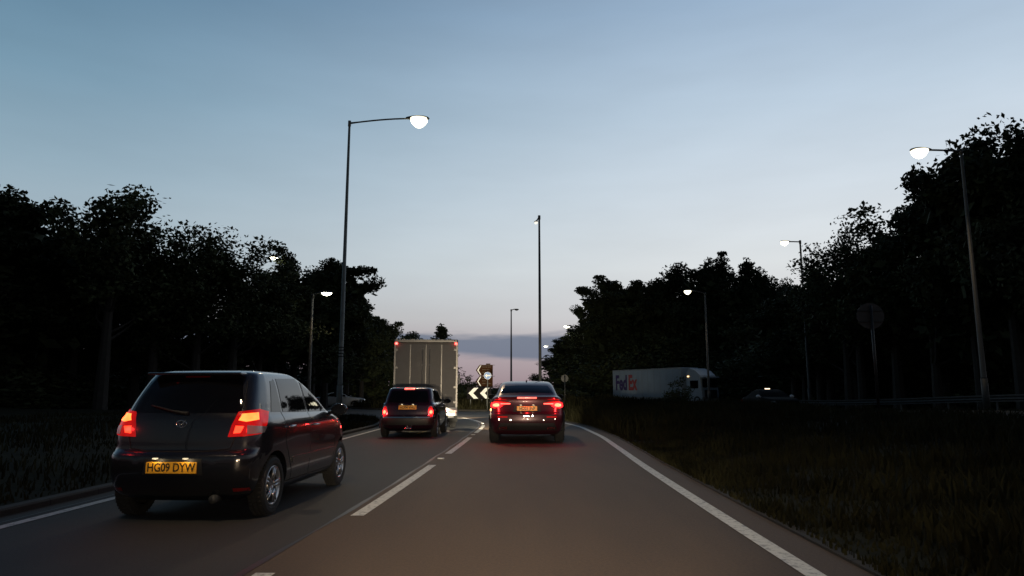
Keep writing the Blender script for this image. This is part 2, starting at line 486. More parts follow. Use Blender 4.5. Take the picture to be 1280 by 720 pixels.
rk = [(RI - .25, .12), (RI - .12, .12), (RI - .1, .1), (RI - .1, -.05)]
prev = None
for k in range(121):
    a = 2 * PI * k / 120
    ring = [bm.verts.new((CX + r * math.cos(a), CY + r * math.sin(a), z)) for r, z in rk]
    if prev:
        for i in range(3): bm.faces.new((prev[i], prev[i + 1], ring[i + 1], ring[i]))
    prev = ring
tag(from_bm('island_kerb', bm, M['kerb']), kind='structure')

def sstep(t):
    t = max(0.0, min(1.0, t)); return t * t * (3 - 2 * t)
def bumpy(x, y):
    return .05 * math.sin(x * .9 + 1.3 * math.sin(y * .23)) + .05 * math.sin(y * .61 + x * .37) + .03 * math.sin(x * 2.3 + y * 1.7)
def hz_right(t, y):
    fade = 1 - .8 * sstep((y - 30) / 14)
    if t < 6: z = .03 + .63 * sstep(t / 6.0)
    elif t < 10: z = .66 - .16 * sstep((t - 6) / 4)
    elif t < 20: z = .50
    else: z = .50 + .2 * sstep((t - 20) / 4)
    b = bumpy(t, y) * sstep(t / 2) * (1 - sstep((t - 8) / 2) + sstep((t - 20) / 2))
    return .03 + (z - .03) * fade + b * .6
def hz_left(t, y):
    z = .08 + .35 * sstep(t / 5) + .6 * sstep((t - 12) / 20)
    fade = 1 - .75 * sstep((y - 34) / 10)
    return .08 + (z - .08) * fade + bumpy(t, y) * sstep(t / 2) * .6
def yend(x):
    d = x - CX
    R2 = RO + .2
    return CY - math.sqrt(R2 * R2 - d * d) if abs(d) < R2 - 4 else CY - math.sqrt(R2 * R2 - (R2 - 4) ** 2)
def verge_pt(side, t, y):
    if side > 0: return (x_right(y) + KOFF + .12 + t, y, hz_right(t, y))
    return (x_left(y) - KOFF - .12 - t, y, hz_left(t, y))
def verge(name, side, ts):
    v = []; NYV = 90
    for t in ts:
        yy = 38.0
        for _ in range(4):
            yy = min(yend(verge_pt(side, t, min(yy, 39))[0]), 60)
        for j in range(NYV + 1):
            s = j / NYV
            y = -14 + (yy + 14) * s
            fx = verge_pt(side, t, min(y, 39))
            z = (hz_right if side > 0 else hz_left)(t, y)
            v.append((fx[0], y, z))
    n = NYV + 1
    f = [(i * n + j, i * n + j + 1, (i + 1) * n + j + 1, (i + 1) * n + j) for i in range(len(ts) - 1) for j in range(NYV)]
    o = from_data(name, v, f, M['soil'], smooth=True); o['kind'] = 'structure'; return o
ts = [0, .15, .3, .6, 1, 1.5, 2, 2.5, 3, 3.5, 4, 4.5, 5, 5.5, 6, 6.5, 7, 8, 9, 10, 10.01, 12, 15, 18, 20, 20.01, 22, 24, 28, 34, 42, 55, 75]
verge('right_verge', 1, ts)
verge('left_verge', -1, [0, .15, .3, .6, 1, 1.5, 2, 3, 4, 5, 6, 8, 10, 12, 14, 17, 20, 25, 32, 40, 55, 75])
# oncoming carriageway beyond the central reserve
v = []; f = []
yy = [-14 + 1.0 * i for i in range(56)]
for i, y in enumerate(yy):
    a = verge_pt(1, 10.8, y); b = verge_pt(1, 18.8, y)
    v += [(a[0], y, hz_right(11, y) + .02), (b[0], y, hz_right(11, y) + .02)]
    if i: f.append((2 * i - 2, 2 * i - 1, 2 * i + 1, 2 * i))
tag(from_data('oncoming_road', v, f, M['asphalt']), kind='structure')
v = []; f = []
for i, y in enumerate(yy):
    a = verge_pt(1, 18.4, y)
    v += [(a[0], y, hz_right(11, y) + .026), (a[0] + .12, y, hz_right(11, y) + .026)]
    if i: f.append((2 * i - 2, 2 * i - 1, 2 * i + 1, 2 * i))
tag(from_data('edge_line', v, f, M['line']), kind='structure')

# central island mound
v = []; f = []
rr = [0, 3, 6, 9, 12, 14, 15, 15.75]
def island_z(r, a=0): return .12 + .75 * (1 - sstep((r - 3) / 12))
for r in rr:
    for k in range(48):
        a = 2 * PI * k / 48
        v.append((CX + r * math.cos(a), CY + r * math.sin(a), island_z(r)))
for i in range(len(rr) - 1):
    for k in range(48):
        f.append((i * 48 + k, i * 48 + (k + 1) % 48, (i + 1) * 48 + (k + 1) % 48, (i + 1) * 48 + k))
tag(from_data('roundabout_island', v, f, M['soil'], smooth=True), kind='structure')

# ------------------------------------------------------------------ grass
def grass(name, pts, hmin, hmax, m, width=.012):
    n = len(pts)
    P = np.array(pts, dtype=np.float64)
    H = rng.uniform(hmin, hmax, n); A = rng.uniform(0, 2 * PI, n)
    if P.shape[1] == 4: H = H * P[:, 3]; P = P[:, :3]
    W = width * (1 + H * 2)
    dx = np.cos(A) * W; dy = np.sin(A) * W
    lx = rng.normal(0, .3, n) * H; ly = rng.normal(0, .3, n) * H
    v = np.zeros((n, 5, 3))
    v[:, 0] = P + np.stack([-dx, -dy, -.02 + 0 * H], 1)
    v[:, 1] = P + np.stack([dx, dy, -.02 + 0 * H], 1)
    v[:, 2] = P + np.stack([dx * .7 + lx * .35, dy * .7 + ly * .35, H * .55], 1)
    v[:, 3] = P + np.stack([-dx * .7 + lx * .35, -dy * .7 + ly * .35, H * .55], 1)
    v[:, 4] = P + np.stack([lx, ly, H], 1)
    base = np.arange(n)[:, None] * 5
    me = bpy.data.meshes.new(name)
    me.vertices.add(n * 5); me.vertices.foreach_set('co', v.reshape(-1))
    loops = np.concatenate([base + np.array([0, 1, 2, 3]), base + np.array([3, 2, 4])], 1).reshape(-1)
    me.loops.add(len(loops)); me.loops.foreach_set('vertex_index', loops.astype(np.int32))
    me.polygons.add(n * 2)
    st = (np.arange(n)[:, None] * 7 + np.array([0, 4])).reshape(-1)
    me.polygons.foreach_set('loop_start', st.astype(np.int32))
    me.polygons.foreach_set('loop_total', np.tile([4, 3], n).astype(np.int32))
    me.update(calc_edges=True)
    return tag(link_mesh(name, me, m), kind='stuff', cat='grass')
pts = []
while len(pts) < 52000:
    y = 3 + 36 * random.random() ** 1.25
    t = -.10 + 8.6 * random.random() ** 1.5
    clump = .5 + .5 * math.sin(t * 2.1 + 1.7 * math.sin(y * .8)) * math.sin(y * 1.3 + t)
    if random.random() > .35 + .65 * clump: continue
    hgt = (.35 + .7 * clump) * (.4 + .6 * sstep(t / 1.5))
    pts.append((*verge_pt(1, t, y), hgt))
for _ in range(5200):      # taller seeding clump by the edge line ahead
    y = random.gauss(27, 2.4); t = abs(random.gauss(.5, .6))
    pts.append((*verge_pt(1, t, y), 1.7))
for _ in range(9000):
    y = random.uniform(22, 40); t = random.uniform(.2, 7)
    pts.append((*verge_pt(1, t, y), 1.1))
g = grass('grass', pts, .15, .42, M['grass']); g['label'] = 'long rough grass growing on the central reserve right of the road'
pts = []
while len(pts) < 26000:
    y = 4 + 40 * random.random(); t = .05 + 12 * random.random() ** 1.3
    clump = .5 + .5 * math.sin(t * 1.7 + 1.7 * math.sin(y * .6))
    if y > 39 and t < 6: continue
    pts.append((*verge_pt(-1, t, min(y, 39.0)), .3 + .5 * clump))
g = grass('grass', pts, .10, .28, M['grass']); g['label'] = 'short dark grass on the verge left of the road'
pts = []
for _ in range(15000):
    a = random.uniform(PI, 2 * PI); r = 15.6 * math.sqrt(random.uniform(.25, 1))
    pts.append((CX + r * math.cos(a), CY + r * math.sin(a), island_z(r), 1.3 + math.sin(a * 9) * .4))
g = grass('grass', pts, .2, .5, M['grass'], .02); g['label'] = 'unmown grass on the roundabout island under the chevron board'

# ------------------------------------------------------------------ trees
def quad_cloud(name, P, S, m, droop=0.0, rs=None):
    rs = rs or rng
    n = len(P)
    N1 = rs.normal(size=(n, 3)); N1 /= np.linalg.norm(N1, axis=1)[:, None]
    N2 = rs.normal(size=(n, 3)); N2[:, 2] -= droop
    N2 -= (N1 * N2).sum(1)[:, None] * N1; N2 /= np.linalg.norm(N2, axis=1)[:, None]
    B = np.cross(N1, N2)
    S = S[:, None]
    v = np.zeros((n, 4, 3))
    v[:, 0] = P - N2 * S * .6; v[:, 1] = P + B * S * .33 + N2 * S * .05
    v[:, 2] = P + N2 * S * .6; v[:, 3] = P - B * S * .33 + N2 * S * .05
    me = bpy.data.meshes.new(name)
    me.vertices.add(n * 4); me.vertices.foreach_set('co', v.reshape(-1))
    me.loops.add(n * 4); me.loops.foreach_set('vertex_index', np.arange(n * 4, dtype=np.int32))
    me.polygons.add(n)
    me.polygons.foreach_set('loop_start', (np.arange(n) * 4).astype(np.int32))
    me.polygons.foreach_set('loop_total', np.full(n, 4, dtype=np.int32))
    me.update(calc_edges=True)
    me.materials.append(m)
    return me

def tree_proto(kind, seed):
    """unit meshes: height 10, crown width about 7"""
    r = random.Random(seed); rs = np.random.default_rng(seed)
    bm = bmesh.new()
    centres = []
    H = 10.0
    lean = (r.uniform(-.4, .4), r.uniform(-.4, .4)) if kind != 'spire' else (0, 0)
    top = H * (.8 if kind != 'spire' else .97)
    trunk = [(lean[0] * (i / 6) ** 2, lean[1] * (i / 6) ** 2, top * i / 6) for i in range(7)]
    br = .24 if kind != 'bush' else .08
    if kind != 'bush':
        add_tube(bm, trunk, [br * (1 - .8 * i / 6) for i in range(7)], 8)
    def branch(p0, d, L, rad, depth):
        pts = [Vector(p0)]; d = Vector(d).normalized(); p = Vector(p0)
        for i in range(4):
            d = (d + Vector((r.uniform(-.25, .25), r.uniform(-.25, .25), r.uniform(-.1, .22)))).normalized()
            p = p + d * L / 4; pts.append(p.copy())
        add_tube(bm, pts, [rad * (1 - .2 * i) for i in range(5)], 5)
        if depth > 0:
            for i in (2, 3, 4):
                a = r.uniform(0, 2 * PI)
                dd = d * .7 + Vector((math.cos(a), math.sin(a), r.uniform(-.2, .5))) * .9
                branch(pts[i], dd, L * .5, rad * .45, depth - 1)
        centres.append(pts[-1])
        if depth == 0: centres.append(pts[2])
    if kind == 'oak':
        for k in range(13):
            z0 = H * r.uniform(.22, .75); a = k * 2.4 + r.uniform(-.4, .4)
            up = .2 + 1.0 * (z0 / H)
            branch((lean[0] * (z0 / top) ** 2, lean[1] * (z0 / top) ** 2, z0), (math.cos(a), math.sin(a), up), r.uniform(1.9, 3.0) * (1.15 - .5 * z0 / H), .09, 1)
        branch(trunk[-1], (.1, .1, 1), 1.7, .06, 1)
        cr, per, ls, sq, droop = .74, 170, .19, .8, 0
    elif kind == 'airy':
        for k in range(15):
            z0 = H * r.uniform(.2, .8); a = k * 2.4 + r.uniform(-.4, .4)
            branch((lean[0] * (z0 / top) ** 2, lean[1] * (z0 / top) ** 2, z0), (math.cos(a), math.sin(a), .9), r.uniform(1.6, 3.1) * (1.2 - .6 * z0 / H), .06, 1)
        branch(trunk[-1], (.1, .1, 1), 1.9, .05, 1)
        cr, per, ls, sq, droop = .70, 85, .17, .9, 1.2
    elif kind == 'pine':
        for k in range(17):
            z0 = H * (.25 + .62 * (k / 16) ** .8); a = k * 2.4 + r.uniform(-.5, .5)
            branch((lean[0] * (z0 / top) ** 2, lean[1] * (z0 / top) ** 2, z0), (math.cos(a), math.sin(a), .15), r.uniform(1.4, 3.3) * (1.15 - .45 * z0 / H), .07, 1)
        branch(trunk[-1], (.2, .1, 1), 1.3, .06, 1)
        cr, per, ls, sq, droop = .70, 190, .16, .5, -.3
    elif kind == 'spire':
        for k in range(90):
            t = k / 90; z0 = H * (.08 + .86 * t); a = k * 2.4
            L = (1 - t) ** .8 * r.uniform(1.3, 2.1) + .15
            d = Vector((math.cos(a), math.sin(a), -.15 + .5 * t)).normalized()
            p = Vector((0, 0, z0)); q = p + d * L
            add_tube(bm, [p, q], [.04, .015], 4)
            for s in (.35, .6, .8, 1.0): centres.append(p + d * L * s)
        centres.append(Vector((0, 0, 9.7)))
        cr, per, ls, sq, droop = .26, 26, .17, .6, .3
    else:  # bush
        for k in range(16):
            a = r.uniform(0, 2 * PI); rad = 3.4 * math.sqrt(r.random())
            p = Vector((rad * math.cos(a), rad * math.sin(a), r.uniform(3, 8.6) * (1 - .4 * (rad / 3.4) ** 2)))
            add_tube(bm, [(p.x * .2, p.y * .2, 0), p * .6, p], [.09, .06, .03], 5)
            centres.append(p); centres.append(p * .7); centres.append(Vector((p.x, p.y, p.z * .35)))
        cr, per, ls, sq, droop = 1.15, 75, .36, .9, 0
    tm = bpy.data.meshes.new('trunk'); bmesh.ops.recalc_face_normals(bm, faces=bm.faces); bm.to_mesh(tm); bm.free()
    tm.materials.append(M['bark'])
    P = []
    for c in centres:
        k = int(per * r.uniform(.5, 1.4)); rad = cr * r.uniform(.6, 1.35)
        q = rs.normal(size=(k, 3)); q /= np.linalg.norm(q, axis=1)[:, None]
        q *= (rs.uniform(0, 1, k) ** .45)[:, None] * rad
        q[:, 2] *= sq
        P.append(q + np.array(c))
    core = []
    if kind in ('oak', 'pine', 'bush'):
        for c in centres:
            q = rs.normal(size=(9, 3)) * .38 + np.array(c) * np.array([.72, .72, .9])
            core.append(q)
    P = np.concatenate(P)
    nleaf = len(P)
    if core: P = np.concatenate([P] + core)
    cm = quad_cloud('crown', P, rs.uniform(.6, 1.3, len(P)) * np.where(np.arange(len(P)) < nleaf, ls, .55), M['leaf2'] if kind in ('airy', 'bush') else M['leaf'], droop, rs)
    zmax = float(P[:, 2].max()); wid = float(np.percentile(np.abs(P[:, :2]), 97)) * 2
    return tm, cm, zmax, wid
protos = {'oak': [tree_proto('oak', s) for s in (1, 2, 3)], 'airy': [tree_proto('airy', s) for s in (11, 12)],
          'pine': [tree_proto('pine', s) for s in (21, 22, 23)], 'spire': [tree_proto('spire', 31)], 'bush': [tree_proto('bush', s) for s in (41, 42)]}
NAMES = {'oak': 'broadleaf_tree', 'airy': 'birch_tree', 'pine': 'pine_tree', 'spire': 'conifer_tree', 'bush': 'shrub'}
def ground_z(x, y):
    if (x - CX) ** 2 + (y - CY) ** 2 < 15.7 ** 2: return island_z(math.hypot(x - CX, y - CY))
    return 0.0
def plant(kind, px, py, Y, width, label, group=None, cat=None, variant=None, z0=None):
    p = at(px, py, Y)
    tm, cm, zmax, wid = protos[kind][(variant if variant is not None else random.randrange(99)) % len(protos[kind])]
    base = ground_z(p.x, p.y) if z0 is None else z0
    s = (p.z - base) / zmax
    e = empty(NAMES[kind], (p.x, p.y, base), random.uniform(0, 6.28), label, cat or ('bush' if kind == 'bush' else 'tree'), group)
    w = width / wid
    e.scale = (w, w, s)
    a = bpy.data.objects.new('trunk' if kind != 'bush' else 'stem', tm); COL.objects.link(a); a.parent = e
    b = bpy.data.objects.new('crown' if kind != 'bush' else 'foliage', cm); COL.objects.link(b); b.parent = e
    return e
GL = 'trees of the wood left of the road'; GR = 'trees of the wood right of the road'
LL = 'black leafy tree in the dense wood left of the road'; LR = 'black leafy tree in the dense wood right of the road'
for k, px, py, Y, w, lab in [
    ('pine', 30, 250, 42, 9, 'flat-topped dark tree at the far left edge of the picture'),
    ('pine', -25, 262, 40, 9, LL), ('oak', 72, 268, 44, 6, LL), ('oak', -70, 240, 38, 9, LL),
    ('airy', 150, 222, 40, 8.2, 'tall feathery tree rising highest above the left wood behind the nearest hatchback'),
    ('oak', 108, 282, 45, 7, LL), ('airy', 205, 272, 44, 7, LL), ('airy', 256, 284, 45, 6.5, LL), ('airy', 300, 292, 47, 7.5, 'open-crowned tree with sky showing through beside the half-hidden lamp in the left wood'),
    ('oak', 180, 320, 48, 9, LL), ('oak', 240, 335, 50, 9, LL), ('oak', 60, 300, 50, 10, LL), ('oak', -10, 310, 50, 10, LL), ('oak', 130, 320, 52, 10, LL),
    ('oak', 330, 335, 52, 6, LL), ('pine', 375, 318, 58, 7.5, 'dense pine crown left of the tall lamp column'), ('pine', 412, 322, 60, 7.5, 'pine behind the upper half of the tall lamp column left of the road'),
    ('oak', 350, 345, 56, 7, LL), ('oak', 395, 348, 57, 8, LL), ('oak', 438, 352, 64, 6, LL), ('pine', 455, 385, 70, 6.5, LL), ('oak', 425, 375, 62, 7, LL),
    ('airy', 470, 398, 76, 5, LL), ('oak', 492, 406, 88, 8, 'rounded tree behind the box lorry, last of the left wood'), ('oak', 516, 414, 92, 5.5, LL), ('oak', 470, 420, 80, 8, LL),
    ('spire', 552, 405, 104, 5.5, 'small pointed conifer poking up above the roof of the box lorry'),
]:
    plant(k, px, py, Y, w, lab, GL)
for k, px, py, Y, w, lab in [
    ('oak', 694, 440, 112, 7, 'small far tree next to the tall lamp column, last of the right wood'), ('oak', 706, 420, 108, 8, LR), ('pine', 724, 412, 104, 8, LR),
    ('pine', 757, 352, 74, 8.5, 'spreading tree with ragged limbs above the lamp left of the parcel truck'), ('pine', 745, 382, 76, 5.5, LR), ('oak', 740, 405, 80, 7, LR),
    ('pine', 790, 345, 71, 8.5, LR), ('oak', 828, 330, 68, 7, LR), ('pine', 868, 316, 66, 6, 'tree with a round topknot standing highest above the parcel truck'),
    ('oak', 900, 330, 68, 8, LR), ('spire', 933, 322, 66, 4.5, 'thin pointed conifer tip in the right wood between topknot tree and sky gap'), ('oak', 948, 334, 65, 4.5, LR),
    ('oak', 780, 380, 76, 9, LR), ('oak', 820, 365, 74, 9, LR), ('oak', 860, 360, 72, 9, LR), ('oak', 925, 352, 70, 9, LR),
    ('oak', 985, 356, 60, 6, LR), ('oak', 1015, 336, 54, 6, LR), ('airy', 1048, 300, 47, 6, LR), ('airy', 1062, 274, 46, 5.5, LR), ('airy', 1105, 258, 44, 7.5, 'open tree with sky glinting through its leaves below the big right lamp'),
    ('oak', 1150, 246, 40, 6.5, LR), ('oak', 1198, 205, 37, 6, LR), ('oak', 1240, 146, 34, 7, 'tallest tree at the right edge of the picture, beside the nearest right lamp'), ('oak', 1292, 140, 33, 8, LR),
    ('oak', 1270, 225, 37, 8, LR), ('oak', 1345, 110, 32, 9, LR), ('oak', 1060, 340, 52, 9, LR), ('oak', 1110, 345, 50, 9, LR), ('oak', 1170, 330, 46, 9, LR), ('oak', 1230, 330, 44, 9, LR), ('oak', 1300, 320, 42, 9, LR),
    ('oak', 1000, 370, 62, 8, LR), ('oak', 1030, 365, 58, 8, LR), ('oak', 950, 372, 66, 8, LR),
]:
    if 722 < px < 975: w *= 98 / Y; Y = 98 + (Y - 66) * .8
    plant(k, px, py, Y, w, lab, GR)
# bushes that close the bottoms of the two woods
GB = 'shrubs along the foot of the left wood'
for i in range(16):
    px = -60 + i * 34
    Y = 37 + i * 2.6
    plant('bush', px, 430 - 8 * math.sin(i * 1.7) + i * 1.6, Y, 7, 'black shrub at the foot of the wood left of the road', GB)
for i in range(12):
    px = 0 + i * 42
    plant('bush', px, 385 + i * 5, 52 + i * 3.6, 11, 'black shrub at the foot of the wood left of the road', GB)
GB = 'shrubs along the foot of the right wood'
for i in range(22):
    px = 725 + i * 30
    Y = 96 - i * 2.7 if px > 930 else 94
    plant('bush', px, 440 - i * 2.2 + 7 * math.sin(i * 2.1), Y, 10, 'black shrub at the foot of the wood right of the road', GB)
for i in range(12):
    px = 745 + i * 50
    plant('bush', px, 415 - i * 6, 108 - i * 4.5, 14, 'black shrub at the foot of the wood right of the road', GB)
# far planting and roundabout planting
plant('bush', 582, 462, 74, 2.6, 'rounded dark bush on the roundabout between the lorry and the brown direction sign', variant=0)
plant('bush', 600, 473, 76, 3.2, 'low dark bush on the roundabout behind the brown direction sign', variant=1)
for i, (px, py, Y, w) in enumerate([(560, 470, 70, 3), (617, 483, 66, 3), (632, 482, 64, 3), (648, 482, 66, 3), (668, 483, 68, 3), (690, 482, 66, 3), (590, 484, 60, 3), (606, 485, 61, 2.5), (715, 486, 66, 3)]):
    plant('bush', px, py, Y, w, 'low black shrub planted on the roundabout island', 'low shrubs on the roundabout island')
for i in range(9):
    plant('bush', 540 + i * 26, 481 - 2 * (i % 3), 150, 14, 'far low shrub on the skyline beyond the roundabout', 'far shrubs on the skyline beyond the roundabout')
plant('bush', 846, 471, 44, 2.0, 'loose shrub on the central reserve hiding the middle of the parcel truck', z0=.2, variant=1)

# ------------------------------------------------------------------ street lamps
def make_lamp(name_label, base, height, arm_vec, col_mat, lens_mat, rtop=.045, rbase=.085, band=False, curve=.25, light=0.0, lens_scale=1.0, aim=None, cone=72):
    """arm_vec: 2D vector of the outreach arm"""
    t = empty('street_lamp', base, 0, name_label, 'street lamp', 'street lamps round the junction')
    bm = bmesh.new()
    add_tube(bm, [(0, 0, 0), (0, 0, 1.3)], [rbase * 1.25, rbase * 1.25], 14)
    add_tube(bm, [(0, 0, 1.3), (0, 0, 1.36), (0, 0, height)], [rbase * 1.25, rbase, rtop], 14)
    from_bm('column', bm, col_mat, t, True)
    bm = bmesh.new(); add_box(bm, (0, -rbase * 1.25, .75), (.09, .02, .5), .004); from_bm('access_door', bm, col_mat, t)
    a = Vector((arm_vec[0], arm_vec[1], 0)); L = a.length; d = a.normalized()
    pts = [Vector((0, 0, height - .08)) + d * (L * s) + Vector((0, 0, curve * math.sin(s * PI / 2))) for s in [i / 8 for i in range(9)]]
    bm = bmesh.new(); add_tube(bm, pts, [rtop * .95] + [rtop * .7] * 8, 10)
    add_tube(bm, [(0, 0, height - .22), (0, 0, height + .03)], rtop * 1.35, 12)
    from_bm('arm', bm, col_mat, t, True)
    # luminaire: shaped canopy with a bowl
    hd = pts[-1]
    ang = math.atan2(d.y, d.x)
    sc = lens_scale; glare_bulge = 1.95 if lens_mat is M['lamp'] else 1.0  # lens and bowl enlarged so their shape carries the lamp's glare
    bm = bmesh.new()
    prof = [(-.12, .03, .05), (-.05, .07, .07), (.08, .12, .09), (.30, .165, .10), (.50, .15, .085), (.62, .09, .05), (.66, .02, .015)]
    prev = None
    for (s, w, h) in prof:
        ring = [bm.verts.new((s * sc, w * sc * math.cos(q), (h * sc * math.sin(q) if q <= PI + 1e-6 else 0.25 * h * sc * math.sin(q)))) for q in [2 * PI * k / 16 for k in range(16)]]
        if prev:
            for k in range(16): bm.faces.new((prev[k], prev[(k + 1) % 16], ring[(k + 1) % 16], ring[k]))
        prev = ring
    o = from_bm('luminaire', bm, M['dark_galv'], t, True); o.location = hd; o.rotation_euler = (0, 0, ang)
    bm = bmesh.new()
    prev = None
    for i in range(9):
        q = i / 8; s = .06 + .52 * q; w = .135 * glare_bulge * math.sin(PI * (.1 + .8 * q)) ** .6; h = .16 * glare_bulge * math.sin(PI * (.08 + .84 * q)) ** .7
        ring = [bm.verts.new((s * sc, w * sc * math.cos(a2), -.012 - h * sc * math.sin(a2))) for a2 in [PI * k / 10 for k in range(11)]]
        if prev:
            for k in range(10): bm.faces.new((prev[k], prev[k + 1], ring[k + 1], ring[k]))
        else: bm.faces.new(ring)
        prev = ring
    bm.faces.new(prev)
    ln = from_bm('lens', bm, lens_mat, o, True)
    if light > 0:
        ld = bpy.data.lights.new('street_lamp_light', 'SPOT'); ld.energy = light; ld.color = (1, .76, .47)
        ld.spot_size = R(cone); ld.spot_blend = .8; ld.shadow_soft_size = .12
        lo = bpy.data.objects.new('street_lamp_light', ld); COL.objects.link(lo); lo.parent = t
        lo.location = hd + d * .3 * sc + Vector((0, 0, -.32 * sc))
        if aim: lo.rotation_euler = (Vector(aim) - (Vector(base) + lo.location)).to_track_quat('-Z', 'Y').to_euler()
    if band:
        bm = bmesh.new(); rr2 = rbase - (rbase - rtop) * (3.0 / height) + .004
        add_tube(bm, [(0, 0, 2.3), (0, 0, 3.0)], rr2, 14, False)
        bd = from_bm('number_band', bm, M['yellow_band'], t, True)
        bm = bmesh.new()
        for i in range(5):
            add_tube(bm, [(0, 0, 2.36 + i * .13), (0, 0, 2.40 + i * .13)], rr2 + .003, 14, False)
        from_bm('stripes', bm, M['sign_black'], bd)
    return t
def lamp_from_px(label, base_px, top_px, top_py, Y, base_z, lamp_px, **kw):
    b = at(top_px, top_py, Y)
    b2 = at(lamp_px, top_py, Y)
    return make_lamp(label, (b.x, Y, base_z), b.z - base_z, (b2.x - b.x - .35 * kw.get('lens_scale', 1) * (1 if lamp_px > top_px else -1), kw.pop('ay', 0)), **kw)
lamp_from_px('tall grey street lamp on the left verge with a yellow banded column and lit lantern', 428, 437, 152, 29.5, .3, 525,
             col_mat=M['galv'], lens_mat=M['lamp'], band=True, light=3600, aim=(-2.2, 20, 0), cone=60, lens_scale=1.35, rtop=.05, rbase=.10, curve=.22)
make_lamp('tallest column straight ahead behind the dark coupe, arm pointing away', (at(674, 270, 42).x, 42, .05), at(674, 270, 42).z - .05, (-.12, 1.3),
          M['dark_galv'], M['lamp_dim'], .06, .10, curve=.08, lens_scale=.8)
lamp_from_px('slim dark column in the middle of the roundabout, left of the tallest column', 639, 639, 387, 84, .3, 646, col_mat=M['dark_galv'], lens_mat=M['dark_galv'], rtop=.07, rbase=.13, curve=.1, lens_scale=.9)
lamp_from_px('lit street lamp low against the left wood, just left of the banded column', 390, 391, 368, 48, .2, 409, col_mat=M['dark_galv'], lens_mat=M['lamp_far'], rtop=.07, rbase=.13, curve=.2, light=150, lens_scale=1.25)
lamp_from_px('lit lantern poking out of the left wood on a short arm, column hidden by trees', 322, 322, 322, 54, 0, 343, col_mat=M['dark_galv'], lens_mat=M['lamp_far'], curve=.1, lens_scale=1.1)
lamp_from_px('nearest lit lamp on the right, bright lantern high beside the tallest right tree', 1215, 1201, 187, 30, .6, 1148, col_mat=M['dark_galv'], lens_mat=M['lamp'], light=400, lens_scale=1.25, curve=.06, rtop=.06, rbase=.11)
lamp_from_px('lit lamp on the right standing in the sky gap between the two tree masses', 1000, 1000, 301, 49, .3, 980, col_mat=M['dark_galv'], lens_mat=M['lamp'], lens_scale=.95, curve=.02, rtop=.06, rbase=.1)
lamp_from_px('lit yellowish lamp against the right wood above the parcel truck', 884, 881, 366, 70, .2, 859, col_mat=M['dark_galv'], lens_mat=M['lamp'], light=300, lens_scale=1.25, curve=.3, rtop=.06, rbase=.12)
lamp_from_px('lit lamp on a square arm just right of the dark coupe', 729, 729, 407, 104, .1, 708, col_mat=M['galv'], lens_mat=M['lamp_far'], lens_scale=1.5, curve=.0, rtop=.07, rbase=.13)
lamp_from_px('far small lamp with a thin arm behind the tallest column', 698, 698, 434, 150, .1, 682, col_mat=M['dark_galv'], lens_mat=M['lamp_far'], lens_scale=1.3, curve=.3, rtop=.07, rbase=.13)

# unseen lamp added to the row above the viewer's car to light the near road
make_lamp('added street lamp on the left verge beside the viewer, unseen above the picture', (-6.6, .6, .1), 12.2, (3.0, 0), M['galv'], M['lamp'], .05, .10, curve=.22, light=3500, lens_scale=1.35, aim=(.6, 8.5, 0), cone=44)
# ------------------------------------------------------------------ signs
def chevron_board():
    Y = 51.3
    c = at(598.5, 491.5, Y)
    t = empty('chevron_board', (c.x, Y, .12), 0, 'black board with two white left-pointing chevrons on the roundabout island', 'road sign')
    W = 1.75; Hh = .86; zc = c.z - .12
    box('panel', (0, 0, zc), (W, .03, Hh), M['sign_black'], t, .01)
    for k in (-.41, .43):
        a = .34; th = .22
        P = [(k - a, zc), (k + .05, zc + .39), (k + .05 + th + .1, zc + .39), (k - a + th + .12, zc), (k + .05 + th + .1, zc - .39), (k + .05, zc - .39)]
        fr = [(x, -.021, z) for x, z in P]; bk = [(x, -.016, z) for x, z in P]
        n = len(P)
        # split in two convex quads
        faces = [(0, 1, 2, 3), (0, 3, 4, 5)] + [(i, (i + 1) % n, n + (i + 1) % n, n + i) for i in range(n)]
        from_data('chevron', fr + bk, faces, M['reflector_white'], t)
    for sx in (-.6, .6):
        bm = bmesh.new(); add_tube(bm, [(sx, .055, 0), (sx, .055, zc + Hh / 2)], .035, 10); from_bm('post', bm, M['galv'], t, True)
chevron_board()
